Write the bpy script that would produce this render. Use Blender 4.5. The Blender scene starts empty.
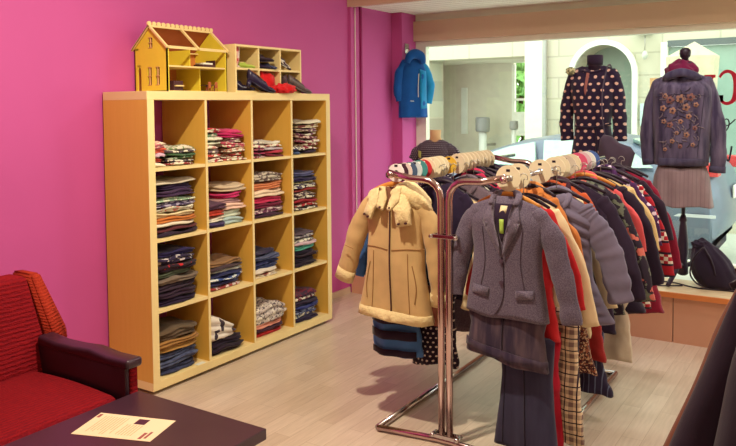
import bpy, bmesh, math, random
from mathutils import Vector, Matrix
sc = bpy.context.scene
C = sc.collection
PI = math.pi
# ------------------------------------------------------------------ camera
cd = bpy.data.cameras.new('camera'); cam = bpy.data.objects.new('camera', cd); C.objects.link(cam); sc.camera = cam
f_, pit, rol, yaw = 744.706, .049, -.009, .577
fw = Vector((-math.sin(yaw)*math.cos(pit), math.cos(yaw)*math.cos(pit), -math.sin(pit)))
rt = Vector((math.cos(yaw), math.sin(yaw), 0)); up = rt.cross(fw)
r2 = math.cos(rol)*rt+math.sin(rol)*up; u2 = -math.sin(rol)*rt+math.cos(rol)*up
m = Matrix((( r2.x,u2.x,-fw.x),(r2.y,u2.y,-fw.y),(r2.z,u2.z,-fw.z))).to_4x4(); m.translation = (3.175,-2.419,1.402)
cam.matrix_world = m
cd.sensor_width = 36; cd.lens = f_/736*36; cd.shift_y = -79.22/736; cd.clip_start = .05
# ------------------------------------------------------------------ world, light, exposure
w = bpy.data.worlds.new('world'); sc.world = w; w.use_nodes = True
w.node_tree.nodes['Background'].inputs[0].default_value = (.93,1.0,.91,1); w.node_tree.nodes['Background'].inputs[1].default_value = 3.6
def area(name, loc, size, power, col, rot=(0,0,0), sy=None):
    l = bpy.data.lights.new(name,'AREA'); l.energy = power; l.color = col; l.size = size
    if sy: l.shape = 'RECTANGLE'; l.size_y = sy
    o = bpy.data.objects.new(name, l); o.location = loc; o.rotation_euler = rot; C.objects.link(o); return o
area('ceiling_lamp', (1.45,-.55,2.66), .07, 62, (1,.88,.66))
area('ceiling_lamp', (3.4,.3,2.66), .2, 20, (1,.90,.80))
area('ceiling_lamp', (2.5,1.6,2.66), .4, 20, (1,.95,.90))
area('ceiling_lamp', (4.2,1.1,2.66), .4, 12, (1,.93,.85))
area('ceiling_lamp', (3.4,-2.2,2.66), .3, 15, (1,.74,.5))
sc.view_settings.view_transform = 'Standard'; sc.view_settings.look = 'None'; sc.view_settings.gamma = 1
sc.view_settings.use_curve_mapping = False; sc.view_settings.exposure = -0.12
# ------------------------------------------------------------------ helpers
def lin(c):
    c = [(v/255/12.92 if v/255 <= .04045 else ((v/255+.055)/1.055)**2.4) for v in c]
    k = max(0, 1-sum(c)/.3)          # lifted blacks: the purple haze of the shadows is put into the darkest colours
    return (c[0]+.012*k, c[1]+.005*k, c[2]+.014*k, 1)
class NT:
    def __init__(s, name, rough=.8, metal=0, spec=.3):
        s.m = bpy.data.materials.new(name); s.m.use_nodes = True; s.t = s.m.node_tree
        s.b = s.t.nodes['Principled BSDF']; s.b.inputs['Roughness'].default_value = rough; s.b.inputs['Metallic'].default_value = metal
        s.b.inputs['Specular IOR Level'].default_value = spec
        s.co = s.t.nodes.new('ShaderNodeTexCoord')
    def n(s, typ, **k):
        nd = s.t.nodes.new('ShaderNode'+typ)
        for a, v in k.items(): setattr(nd, a, v)
        return nd
    def l(s, a, b): s.t.links.new(a, b)
    def mapping(s, scale=(1,1,1), rot=(0,0,0), src='Object'):
        mp = s.n('Mapping'); mp.inputs['Scale'].default_value = scale; mp.inputs['Rotation'].default_value = rot; s.l(s.co.outputs[src], mp.inputs[0]); return mp.outputs[0]
    def noise(s, vec, scale, detail=3):
        n = s.n('TexNoise'); n.inputs['Scale'].default_value = scale; n.inputs['Detail'].default_value = detail; s.l(vec, n.inputs['Vector']); return n.outputs['Fac']
    def math(s, op, a, b=0.0, c=0.0):
        n = s.n('Math', operation=op)
        for i, v in enumerate((a,b,c)):
            if isinstance(v,(int,float)): n.inputs[i].default_value = v
            else: s.l(v, n.inputs[i])
        return n.outputs[0]
    def mix(s, fac, a, b):
        n = s.n('Mix', data_type='RGBA')
        for i, v in ((0,fac),(6,a),(7,b)):
            if isinstance(v,(int,float,tuple)): n.inputs[i].default_value = v
            else: s.l(v, n.inputs[i])
        return n.outputs[2]
    def ramp(s, fac, stops, const=False):
        n = s.n('ValToRGB'); e = n.color_ramp.elements
        if const: n.color_ramp.interpolation = 'CONSTANT'
        e[0].position, e[0].color = stops[0][0], stops[0][1]; e[1].position, e[1].color = stops[1][0], stops[1][1]
        for p, c in stops[2:]: x = e.new(p); x.color = c
        s.l(fac, n.inputs[0]); return n.outputs[0]
    def bump(s, h, strength=.3, dist=.002):
        n = s.n('Bump'); n.inputs['Strength'].default_value = strength; n.inputs['Distance'].default_value = dist; s.l(h, n.inputs['Height']); s.l(n.outputs[0], s.b.inputs['Normal'])
    def out(s, col): s.l(col, s.b.inputs['Base Color']) if not isinstance(col, tuple) else setattr(s.b.inputs['Base Color'],'default_value',col); return s.m
def sh(c, k): return tuple(min(1, v*k) for v in c[:3])+(1,)
_mc = {}
def plain(name, rgb, rough=.8, metal=0, spec=.3, var=.12, sc_=8):
    if name in _mc: return _mc[name]
    t = NT(name, rough, metal, spec); c = lin(rgb)
    f = t.noise(t.mapping(), sc_)
    mt = t.out(t.mix(f, sh(c,1-var), sh(c,1+var))); _mc[name] = mt; return mt
def fab(rgb, pat='plain', rgb2=(230,225,205), rgb3=None, k=1.0, name=None):
    """woven cloth; pat picks the printed or knitted pattern"""
    key = ('f', rgb, pat, rgb2, rgb3, k)
    if key in _mc: return _mc[key]
    t = NT(name or 'cloth_'+pat, .92, 0, .12); c = lin(rgb); c2 = lin(rgb2); c3 = lin(rgb3 or rgb2)
    o = t.mapping()
    f = t.noise(o, 14, 4)
    base = t.mix(f, sh(c,.78), sh(c,1.2))
    sep = t.n('SeparateXYZ'); t.l(o, sep.inputs[0]); sx, sy, sz = sep.outputs
    if pat == 'dots':
        zz = t.math('MULTIPLY_ADD', sz, 20*k, t.math('MULTIPLY', f, .5)); row = t.math('FLOOR', zz)
        xx = t.math('ADD', t.math('MULTIPLY', sx, 17*k), t.math('MULTIPLY', row, .5))
        a = t.math('SUBTRACT', t.math('FRACT', xx), .5); b = t.math('SUBTRACT', t.math('FRACT', zz), .5)
        d2 = t.math('ADD', t.math('MULTIPLY', a, a), t.math('MULTIPLY', b, b)); base = t.mix(t.math('LESS_THAN', d2, .045), base, c2)
    elif pat == 'print':
        v = t.n('TexVoronoi'); v.inputs['Scale'].default_value = 60*k; t.l(o, v.inputs['Vector'])
        s2 = t.n('SeparateColor'); t.l(v.outputs['Color'], s2.inputs[0])
        base = t.mix(t.math('GREATER_THAN', s2.outputs[0], .62), base, c2); base = t.mix(t.math('GREATER_THAN', s2.outputs[1], .78), base, c3)
    elif pat == 'floral':
        n = t.noise(o, 16*k, 2); n2 = t.noise(t.mapping((1.3,1.3,1.3),(1,2,0)), 24*k, 3)
        base = t.mix(t.math('GREATER_THAN', n2, .56), base, c2); base = t.mix(t.math('GREATER_THAN', n, .60), base, c3)
    elif pat == 'stripes':
        a = t.math('FRACT', t.math('MULTIPLY', sz, 14*k)); base = t.mix(t.math('LESS_THAN', a, .5), base, c2)
    elif pat == 'pinstripes':
        a = t.math('FRACT', t.math('MULTIPLY', sx, 40*k)); base = t.mix(t.math('LESS_THAN', a, .18), base, c2)
    elif pat == 'plaid':
        a = t.math('LESS_THAN', t.math('FRACT', t.math('MULTIPLY', sx, 14*k)), .38); b = t.math('LESS_THAN', t.math('FRACT', t.math('MULTIPLY', sz, 14*k)), .38)
        base = t.mix(t.math('MULTIPLY', t.math('ADD', a, b), .5), base, c2)
        a = t.math('LESS_THAN', t.math('FRACT', t.math('MULTIPLY_ADD', sx, 14*k, .4)), .1); b = t.math('LESS_THAN', t.math('FRACT', t.math('MULTIPLY_ADD', sz, 14*k, .4)), .1)
        base = t.mix(t.math('MAXIMUM', a, b), base, c3)
    elif pat == 'fairisle':
        a = t.math('FRACT', t.math('MULTIPLY', sz, 9*k)); z1 = t.math('LESS_THAN', a, .5)
        ch = t.n('TexChecker'); ch.inputs['Scale'].default_value = 50; t.l(o, ch.inputs[0])
        base = t.mix(t.math('MULTIPLY', z1, ch.outputs[1]), base, c2); base = t.mix(t.math('LESS_THAN', t.math('FRACT', t.math('MULTIPLY', sz, 18*k)), .2), base, c3)
    elif pat == 'denim':
        n = t.noise(t.mapping((6,6,1)), 5, 5); base = t.mix(t.ramp(n, [(.35,(0,0,0,1)),(.75,(1,1,1,1))]), base, c2)
    elif pat == 'tweed':
        n = t.noise(o, 260, 2); base = t.mix(t.ramp(n, [(.35,(0,0,0,1)),(.65,(1,1,1,1))]), base, c2)
    fine = t.noise(o, 420 if pat != 'fleece' else 120, 2)
    big = t.noise(t.mapping((1.6,1.6,.8),(0,.25,0)), 13, 3); fine = t.math('MULTIPLY_ADD', big, 4.0, fine)
    t.bump(fine, .35 if pat != 'fleece' else .9, .0015 if pat != 'fleece' else .004)
    try: t.b.inputs['Sheen Weight'].default_value = .15
    except Exception: pass
    mt = t.out(base); _mc[key] = mt; return mt

def mesh(name, verts, faces, mat, parent=None, smooth=True):
    me = bpy.data.meshes.new(name); me.from_pydata([tuple(v) for v in verts], [], faces)
    bm = bmesh.new(); bm.from_mesh(me); bmesh.ops.recalc_face_normals(bm, faces=bm.faces); bm.to_mesh(me); bm.free()
    if mat is not None:
        me.materials.append(mat)
    if smooth:
        for p in me.polygons: p.use_smooth = True
    o = bpy.data.objects.new(name, me); C.objects.link(o)
    if parent: o.parent = parent
    return o
def bobj(name, bm, mat, parent=None, smooth=False, bev=0):
    if bev: bmesh.ops.bevel(bm, geom=[e for e in bm.edges], offset=bev, segments=2, affect='EDGES', profile=.6)
    bmesh.ops.recalc_face_normals(bm, faces=bm.faces)
    me = bpy.data.meshes.new(name); bm.to_mesh(me); bm.free(); me.materials.append(mat)
    if smooth:
        for p in me.polygons: p.use_smooth = True
    o = bpy.data.objects.new(name, me); C.objects.link(o)
    if parent: o.parent = parent
    return o
def bx(bm, a, b, mtx=None):
    vs = [bm.verts.new((x,y,z)) for x in (a[0],b[0]) for y in (a[1],b[1]) for z in (a[2],b[2])]
    for f in ((0,1,3,2),(4,6,7,5),(0,4,5,1),(2,3,7,6),(0,2,6,4),(1,5,7,3)): bm.faces.new([vs[i] for i in f])
    if mtx: bmesh.ops.transform(bm, matrix=mtx, verts=vs)
def box(name, a, b, mat, parent=None, bev=0, mtx=None):
    bm = bmesh.new(); bx(bm, a, b, mtx); return bobj(name, bm, mat, parent, False, bev)
def boxes(name, L, mat, parent=None, bev=0):
    bm = bmesh.new()
    for a, b in L: bx(bm, a, b)
    return bobj(name, bm, mat, parent, False, bev)
def tag(o, label=None, cat=None, group=None, kind=None):
    if label: o['label'] = label
    if cat: o['category'] = cat
    if group: o['group'] = group
    if kind: o['kind'] = kind
    return o
def thing(name, label, cat, loc=(0,0,0), rz=0, group=None):
    o = bpy.data.objects.new(name, None); o.empty_display_size = .05; C.objects.link(o); o.location = loc; o.rotation_euler = (0,0,rz)
    return tag(o, label, cat, group)
def struct(o): o['kind'] = 'structure'; return o
def smooth_path(P, n=6):
    P = [Vector(p) for p in P]; out = []
    for i in range(len(P)-1):
        p0 = P[max(i-1,0)]; p1 = P[i]; p2 = P[i+1]; p3 = P[min(i+2,len(P)-1)]
        for k in range(n):
            t = k/n; out.append(.5*((2*p1)+(p2-p0)*t+(2*p0-5*p1+4*p2-p3)*t*t+(3*p1-p0-3*p2+p3)*t**3))
    out.append(P[-1]); return out
def tube_vf(P, R, seg=10, flat=1.0, vs=None, fs=None, ref=None, cap=True):
    """tube along P; R number or list; flat squeezes the section along the reference axis"""
    vs = [] if vs is None else vs; fs = [] if fs is None else fs
    P = [Vector(p) for p in P]; n = len(P); b0 = len(vs); prev = None
    for i, p in enumerate(P):
        d = (P[min(i+1,n-1)]-P[max(i-1,0)]).normalized()
        if ref is not None: a = Vector(ref); a = (a-d*a.dot(d)).normalized()
        elif prev is None:
            a = Vector((0,0,1)) if abs(d.z) < .9 else Vector((1,0,0)); a = (a-d*a.dot(d)).normalized()
        else: a = (prev-d*prev.dot(d)).normalized()
        prev = a; b = d.cross(a); r = R[i] if isinstance(R,(list,tuple)) else R
        for k in range(seg):
            t = 2*PI*k/seg; vs.append(p+a*math.cos(t)*r*flat+b*math.sin(t)*r)
    for i in range(n-1):
        for k in range(seg):
            k2 = (k+1)%seg; fs.append((b0+i*seg+k, b0+i*seg+k2, b0+(i+1)*seg+k2, b0+(i+1)*seg+k))
    if cap: fs.append(tuple(b0+k for k in range(seg))); fs.append(tuple(b0+(n-1)*seg+k for k in range(seg)))
    return vs, fs
def tube(name, P, R, mat, parent=None, seg=10, flat=1.0, ref=None, sm=0):
    if sm:
        P = smooth_path(P, sm)
        if isinstance(R,(list,tuple)):
            R0 = R; R = []
            for i in range(len(R0)-1): R += [R0[i]+(R0[i+1]-R0[i])*k/sm for k in range(sm)]
            R.append(R0[-1])
    v, f = tube_vf(P, R, seg, flat, ref=ref); return mesh(name, v, f, mat, parent)
def lathe(name, prof, mat, parent=None, seg=20, loc=(0,0,0)):
    vs = []; fs = []
    for r, z in prof:
        for k in range(seg): vs.append((loc[0]+r*math.cos(2*PI*k/seg), loc[1]+r*math.sin(2*PI*k/seg), loc[2]+z))
    for i in range(len(prof)-1):
        for k in range(seg):
            k2 = (k+1)%seg; fs.append((i*seg+k, i*seg+k2, (i+1)*seg+k2, (i+1)*seg+k))
    fs.append(tuple(range(seg))); fs.append(tuple((len(prof)-1)*seg+k for k in range(seg)))
    return mesh(name, vs, fs, mat, parent)
def disc_ring(name, c, ro, ri, th, mat, parent=None, axis='y', seg=24):
    vs = []; fs = []
    for s in (-th/2, th/2):
        for r in (ro, ri):
            for k in range(seg):
                a = 2*PI*k/seg; p = (r*math.cos(a), s, r*math.sin(a)) if axis == 'y' else (s, r*math.cos(a), r*math.sin(a))
                vs.append((c[0]+p[0], c[1]+p[1], c[2]+p[2]))
    for k in range(seg):
        k2 = (k+1)%seg
        fs += [(k,k2,seg+k2,seg+k),(2*seg+k,2*seg+k2,3*seg+k2,3*seg+k),(k,k2,2*seg+k2,2*seg+k),(seg+k,seg+k2,3*seg+k2,3*seg+k)]
    return mesh(name, vs, fs, mat, parent, False)
def prism(name, poly, y0, y1, mat, parent=None, axis='y'):
    """polygon (a,b) extruded along an axis: y -> (a,y,b); x -> (x,a,b); z -> (a,b,z)"""
    f = {'y':lambda a,b,t:(a,t,b),'x':lambda a,b,t:(t,a,b),'z':lambda a,b,t:(a,b,t)}[axis]; n = len(poly)
    vs = [f(a,b,y0) for a,b in poly]+[f(a,b,y1) for a,b in poly]
    fs = [tuple(range(n)), tuple(range(2*n-1,n-1,-1))]+[(i,(i+1)%n,n+(i+1)%n,n+i) for i in range(n)]
    return mesh(name, vs, fs, mat, parent, False)
# ------------------------------------------------------------------ materials of the room
def wall_paint(name, rgb):
    t = NT(name, .6, 0, .3); c = lin(rgb); o = t.mapping(src='Object'); f = t.noise(o, 2.5, 4); t.bump(t.noise(o, 180, 2), .15, .001)
    return t.out(t.mix(f, sh(c,.93), sh(c,1.07)))
M_PINK = wall_paint('pink_paint', (198,86,158))
M_WHITE = wall_paint('white_paint', (232,232,215))
M_PEACH = wall_paint('peach_paint', (212,184,158))
M_CREAM = wall_paint('cream_wall_paint', (225,205,175))
t = NT('laminate_floor', .28, 0, .5)
mp = t.mapping((1,1,1),(0,0,PI/2))
br = t.n('TexBrick'); br.offset = .37; br.inputs['Scale'].default_value = 1; br.inputs['Brick Width'].default_value = .55; br.inputs['Row Height'].default_value = .085
br.inputs['Mortar Size'].default_value = .0009; br.inputs['Color1'].default_value = lin((216,198,180)); br.inputs['Color2'].default_value = lin((202,182,163)); br.inputs['Mortar'].default_value = lin((176,152,132)); t.l(mp, br.inputs[0])
g = t.noise(t.mapping((14,1.2,1)), 6, 5); gr = t.ramp(g, [(.3,(.86,.84,.82,1)),(.7,(1.06,1.06,1.06,1))])
mm = t.n('Mix', data_type='RGBA', blend_type='MULTIPLY'); mm.inputs[0].default_value = .8; t.l(br.outputs[0], mm.inputs[6]); t.l(gr, mm.inputs[7]); M_FLOOR = t.out(mm.outputs[2])
t = NT('plank_ceiling', .6, 0, .3); o = t.mapping(); sp = t.n('SeparateXYZ'); t.l(o, sp.inputs[0])
a = t.math('LESS_THAN', t.math('FRACT', t.math('MULTIPLY', sp.outputs[1], 11)), .08); M_CEIL = t.out(t.mix(a, lin((250,250,240)), lin((170,160,145))))
t = NT('birch_foil', .42, 0, .4); g = t.noise(t.mapping((18,18,1.2)), 3, 5); M_BIRCH = t.out(t.mix(g, lin((225,174,74)), lin((234,186,88))))
t = NT('birch_edge', .45, 0, .4); g = t.noise(t.mapping((1,1,1)), 9, 3); M_EDGE = t.out(t.mix(g, lin((240,214,150)), lin((246,224,166))))
M_CHROME = plain('chrome', (200,195,200), .14, 1.0, .5, .03)
M_STEEL = plain('brushed_steel', (175,170,165), .35, 1.0, .5, .05)
M_BLACKP = plain('black_plastic', (28,20,28), .4)
M_WOODH = plain('hanger_wood', (205,135,60), .4, 0, .4, .15, 20)
# ------------------------------------------------------------------ structure
struct(box('floor', (-.1,-4.2,-.1), (5.1,2.3,0), M_FLOOR))
struct(box('wall_left', (-.12,-4.2,0), (0,3.1,2.8), M_PINK))
struct(box('wall_back', (-.12,-4.32,0), (5.1,-4.2,2.8), M_CREAM))
struct(box('wall_right', (5.1,-4.3,0), (5.22,3.2,2.8), M_CREAM))
struct(box('ceiling', (-.1,-4.2,2.7), (5.1,2.3,2.8), M_CEIL))
struct(box('ceiling_soffit', (0,2.26,2.168), (5.1,3.12,2.3), M_CEIL))
struct(box('wall_soffit', (0,2.23,2.168), (5.1,2.262,2.7), M_WHITE))
struct(box('trim_1', (0,2.19,2.150), (5.1,2.235,2.205), M_PEACH))
struct(box('wall_pillar', (0,2.83,0), (.095,3.12,2.168), M_PINK))
struct(box('trim_2', (0,2.20,0), (.025,2.30,2.168), M_PINK))
struct(box('groove_shade', (0,2.352,0), (.012,2.372,2.168), plain('groove_shade_pink',(150,30,95),.6)))  # darker pink strip: the shadow of a wall groove put into its colour
struct(box('baseboard_left', (0,1.5,0), (.012,2.18,.045), M_PEACH))
struct(boxes('window_header', [((.0,3.02,1.945),(5.1,3.12,2.11))], M_PEACH))
struct(boxes('wall_front', [((.095,3.06,2.11),(5.1,3.12,2.17)),((-.1,3.06,-.3),(5.1,3.12,.29))], M_WHITE))
M_FRAME = plain('white_window_frame', (240,242,228), .4)
struct(boxes('window_frame_1', [((.095,3.06,.29),(.19,3.12,1.945)),((.19,3.06,.29),(5.1,3.12,.32)),((.19,3.06,1.90),(5.1,3.12,1.945))], M_FRAME))
tg = bpy.data.materials.new('window_glass'); tg.use_nodes = True; nt = tg.node_tree; nt.nodes.clear()
o_ = nt.nodes.new('ShaderNodeOutputMaterial'); mx = nt.nodes.new('ShaderNodeMixShader'); tr = nt.nodes.new('ShaderNodeBsdfTransparent'); gl = nt.nodes.new('ShaderNodeBsdfGlossy'); gl.inputs['Roughness'].default_value = .02
tr.inputs[0].default_value = (.97,1,.98,1); mx.inputs[0].default_value = .05
nt.links.new(tr.outputs[0], mx.inputs[1]); nt.links.new(gl.outputs[0], mx.inputs[2]); nt.links.new(mx.outputs[0], o_.inputs[0])
struct(box('window_1', (.19,3.085,.32), (5.1,3.091,1.90), tg))
# display platform with cupboard panels
M_PANEL = plain('peach_melamine', (212,160,132), .4, 0, .4, .05)
pf = thing('display_platform', 'low peach display platform with flat panels running below the shop window', 'platform', (2.5,2.18,0))
def P_(o): o.location = (-2.5,-2.18,0); return o
for i,(a,b) in enumerate(((.02,.95),(.955,1.62),(1.625,2.308),(2.313,3.1),(3.105,3.9),(3.905,5.08))):
    P_(box('front_panel', (a,2.185,0), (b,2.2,.275), M_PANEL, pf))
t = NT('platform_wood', .35, 0, .4); g = t.noise(t.mapping((3,14,1)), 3, 5)
M_PW = t.out(t.mix(g, lin((196,160,118)), lin((240,222,188))))
P_(box('light_block_board', (.02,2.205,0), (5.08,2.215,.27), M_DF if False else plain('gap_shade_brown',(90,60,50),.8), pf))  # added board: stops light leaking through the panel gaps, dark as their shade
P_(box('top_board', (.02,2.17,.275), (5.08,2.55,.30), M_PW, pf, .002))
P_(box('edge_strip', (.02,2.158,.272), (5.08,2.172,.302), plain('orange_wood_edge',(214,130,72),.4), pf))
struct(box('window_sill_1', (.1,2.552,.1), (5.08,3.06,.298), plain('pale_sill_stone', (226,230,220), .3, 0, .5, .06)))
# cable on the wall
tag(tube('cable', [(.03,2.245,.02),(.032,2.245,.9),(.03,2.248,1.6),(.032,2.246,2.15)], .0045, plain('white_cable',(235,215,215),.4), sm=4), 'thin white cable running up the pink wall beside the recess', 'cable')
# ------------------------------------------------------------------ outside
M_RENDER = None
t = NT('cream_render', .9, 0, .2); o = t.mapping(rot=(PI/2,0,0)); b = t.n('TexBrick'); b.inputs['Scale'].default_value = 1; b.inputs['Brick Width'].default_value = .7; b.inputs['Row Height'].default_value = .3
b.inputs['Mortar Size'].default_value = .012; b.inputs['Color1'].default_value = lin((204,200,178)); b.inputs['Color2'].default_value = lin((197,193,170)); b.inputs['Mortar'].default_value = lin((180,176,156)); t.l(o, b.inputs[0])
t.bump(t.noise(t.mapping(), 12, 4), .3, .01); M_RENDER = t.out(b.outputs[0])
M_GREYP = plain('grey_cream_render', (222,218,200), .9)
M_STREET = plain('pale_street', (196,200,190), .8, 0, .2, .1, 1.5)
struct(box('ground', (-14,3.12,-.35), (16,8,-.25), M_STREET))
struct(box('ground', (-14,8,-.35), (16,15,-.25), M_STREET))
bl = thing('street_building', 'cream rendered building across the street with round arched opening', 'building', (0,8,-.25))
def B_(o): o.location = (0,-8,.25); return o
# wall with arch: pieces round the opening, px 545..660 at y=8
ac, ar, az = .275, .40, 1.83
arch = [(ac+ar*math.cos(a), az+ar*math.sin(a)) for a in [PI*k/20 for k in range(21)]]
poly = [(-.55,-.25),(ac-ar,-.25)]+arch[::-1]+[(ac+ar,-.25),(1.06,-.25),(1.06,5),(-.55,5)]
B_(prism('wall', poly, 8, 8.5, M_RENDER, bl))
rim = [(ac-ar,-.25)]+arch[::-1]+[(ac+ar,-.25)]; ro = [(ac-ar-.07,-.25)]+[(ac+(ar+.07)*math.cos(a), az+(ar+.07)*math.sin(a)) for a in [PI-PI*k/20 for k in range(21)]]+[(ac+ar+.07,-.25)]
B_(prism('arch_rim', rim+ro[::-1], 7.94, 8.05, plain('white_stone_rim',(238,240,225),.7), bl))
B_(box('arch_back', (ac-.6,8.45,-.25), (ac+.6,8.55,2.6), plain('grey_green_panel',(150,165,150),.6), bl))
B_(boxes('wall', [((1.06,8,2.2),(6,8.5,5)),((1.06,8,-.25),(6,8.5,.4)),((3.2,8,.4),(6,8.5,2.2)),((-6,8,2.13),(-.82,8.5,5)),((-6,8,-.25),(-2.45,8.5,2.13))], M_RENDER, bl))
B_(box('column', (-.82,7.9,-.25), (-.56,8.5,5), plain('cream_column',(236,232,208),.8), bl))
B_(box('rain_pipe', (-.56,7.9,-.25), (-.51,7.96,5), plain('grey_pipe',(165,168,160),.5), bl))
B_(box('window_frame', (1.04,7.95,.3), (1.12,8.02,2.22), plain('white_frame_far',(240,240,230),.5), bl))
B_(box('window_lintel', (1.12,7.96,2.16), (3.2,8.02,2.24), plain('dark_lintel',(95,105,105),.5), bl))
B_(box('window_infill', (1.12,8.05,.4), (3.2,8.08,2.16), plain('grey_green_glass',(150,178,165),.15,0,.6), bl))
# passage on the left
B_(box('passage_ceiling', (-4.5,8.5,2.13), (-.56,9.6,2.3), plain('passage_ceiling_paint',(222,220,205),.9), bl))
B_(box('passage_wall', (-3.2,9.5,-.25), (-1.67,9.7,2.13), M_GREYP, bl))
B_(box('passage_frame', (-3.15,9.46,-.25), (-3.09,9.5,2.13), plain('dark_frame',(90,95,95),.6), bl))
B_(box('narrow_window', (-2.60,9.47,.92), (-2.49,9.5,1.73), plain('bright_pane',(238,245,235),.3), bl))
B_(box('passage_wall', (-4.6,8.4,-.25), (-3.15,9.7,2.13), plain('pale_side_wall',(225,224,205),.9), bl))
wf = B_(boxes('far_window_frame', [((-1.67,9.5,.2),(-1.62,9.56,2.1)),((-1.62,9.5,1.49),(-.9,9.54,1.53)),((-1.62,9.5,.9),(-.9,9.6,1.3))], plain('white_frame_far',(240,240,230),.5), bl))
B_(box('passage_wall', (-.95,8.5,-.25), (-.56,9.7,2.13), M_GREYP, bl))
# electric meter boxes on posts in the passage
def meter(x, z0, z1, r, label):
    e = thing('meter_box', label, 'meter box', (x,9.0,-.25))
    lathe('pipe', [(r*.55,0),(r*.55,z0+.25)], plain('white_pipe',(232,236,228),.5), e, 14)
    lathe('meter_head', [(r*.9,z0+.25),(r,z0+.28),(r,z1+.22),(r*.9,z1+.25)], plain('grey_meter',(150,152,150),.4), e, 18)
    box('bracket', (-.02,.02,z0), (.02,.5,z0+.04), M_STEEL, e)
meter(-1.98,.98,1.22,.12,'grey round meter head on white pipe in the passage across the street')
meter(-1.43,1.02,1.16,.07,'small round meter head on thin pipe beside the green far window')
# tree behind the passage
def leafy(name, label, cat, loc, R, H, seed, col=(88,140,70), n=900, leaf=.12, grp=None):
    rn = random.Random(seed); tr_ = thing(name, label, cat, loc, 0, grp)
    tube('trunk', [(0,0,0),(.05,.03,H*.3),(-.03,0,H*.6),(0,0,H*.8)], [.12,.1,.07,.03], plain('bark',(90,72,58),.9), tr_, sm=3)
    vs = []; fs = []
    for i in range(n):
        d = Vector((rn.gauss(0,1),rn.gauss(0,1),rn.gauss(0,1))).normalized()*R*(rn.random()**.4)*(1+.2*math.sin(i))
        c = Vector((0,0,H*.65))+Vector((d.x,d.y,d.z*1.2)); a = Vector((rn.gauss(0,1),rn.gauss(0,1),rn.gauss(0,1))).normalized(); b = a.cross(Vector((rn.gauss(0,1),rn.gauss(0,1),rn.gauss(0,1)))).normalized()
        k = len(vs); vs += [c+a*leaf, c+b*leaf*.5, c-a*leaf, c-b*leaf*.5]; fs.append((k,k+1,k+2,k+3))
    mesh('foliage', vs, fs, fab(col,'floral',(120,175,95),(70,115,60)), tr_, False); return tr_
leafy('tree', 'bright green leafy tree seen through the far passage window', 'tree', (-2.6,12.4,-.25), 1.5, 3.4, 5, (150,200,120), 1800, .16)
# ---- car
M_CAR = plain('silver_car_paint', (104,116,136), .3, .2, .6, .04)
car = thing('car', 'silver grey saloon car parked in the street behind the window', 'car', (0,5.8,-.25))
prof = [(-2.1,.32),(-2.2,.5),(-2.12,.78),(-1.7,.92),(-.95,.99),(-.62,1.04),(-.2,1.18),(.15,1.29),(.5,1.345),(1.0,1.35),(1.3,1.31),(1.62,1.19),(1.86,1.13),(2.08,1.09),(2.16,.98),(2.2,.8),(2.22,.62),(2.2,.46),(2.08,.34)]
vs = []; fs = []; NY = 13
for (x,z) in prof:
    for j in range(NY):
        s_ = -1+2*j/(NY-1); inset = max(0,(z-1.0))*.55
        endf = .14*max(0,abs(x-0.05)-1.75)**1.2*3
        y = s_*(.8-inset-endf*.55); zz = z-.05*abs(s_)**6-(.02*s_*s_)
        xx = x - (.12*s_**4)*(1 if x > 1.9 else (-1 if x < -1.7 else 0)); vs.append((xx,y,zz))
n0 = len(prof)
for i in range(n0-1):
    for j in range(NY-1): fs.append((i*NY+j,i*NY+j+1,(i+1)*NY+j+1,(i+1)*NY+j))
# flanks: bulging down to the sill
for side in (0, NY-1):
    sg = -1 if side == 0 else 1
    top = [i*NY+side for i in range(n0)]
    low = []
    for i in range(n0):
        x, y, z = vs[top[i]]; low.append(len(vs)); vs.append((x, sg*max(.0,.82-.14*3*.55*max(0,abs(x-.05)-1.75)**1.2) if z > .6 else y, min(z,.86)))
    bot = []
    for i in range(n0):
        x, y, z = vs[low[i]]; bot.append(len(vs)); vs.append((x, y*.96, .3))
    for i in range(n0-1): fs.append((top[i],top[i+1],low[i+1],low[i])); fs.append((low[i],low[i+1],bot[i+1],bot[i]))
    if side == 0: b1 = bot
    else:
        for i in range(n0-1): fs.append((b1[i],b1[i+1],bot[i+1],bot[i]))
fs += [tuple([0*NY+j for j in range(NY)]), tuple([(n0-1)*NY+j for j in range(NY)])]
for i_, r_ in ((0,0),(n0-1,n0-1)): fs.append((r_*NY, r_*NY+NY-1, bot[i_], b1[i_]))
mesh('body', vs, fs, M_CAR, car)
box('underbody', (-2.0,-.66,.16), (2.05,.66,.36), plain('dark_underbody',(50,50,58),.8), car, .02)
M_CG = plain('green_car_glass', (178,208,196), .08, 0, .8, .03)
def carwin(poly):
    def yy(z): return -(.8-max(0,z-1.0)*.55)-.012
    n = len(poly); v = [(x,yy(z)-.004,z) for x,z in poly]+[(x,yy(z)+.03,z) for x,z in poly]
    return mesh('side_window', v, [tuple(range(n)),tuple(range(2*n-1,n-1,-1))]+[(i,(i+1)%n,n+(i+1)%n,n+i) for i in range(n)], M_CG, car, False)
carwin([(-.45,1.03),(.42,1.03),(.36,1.27),(.1,1.22),(-.2,1.12)]); carwin([(.5,1.03),(1.1,1.03),(1.08,1.29),(.46,1.29)]); carwin([(1.16,1.03),(1.58,1.05),(1.3,1.24),(1.14,1.27)])
mesh('rear_window', [(1.34,-.55,1.315),(1.66,-.6,1.20),(1.66,.6,1.20),(1.34,.55,1.315),(1.33,-.5,1.28),(1.6,-.55,1.17),(1.6,.55,1.17),(1.33,.5,1.28)], [(0,1,2,3),(4,5,6,7),(0,1,5,4),(1,2,6,5),(2,3,7,6),(3,0,4,7)], M_CG, car, False)
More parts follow.
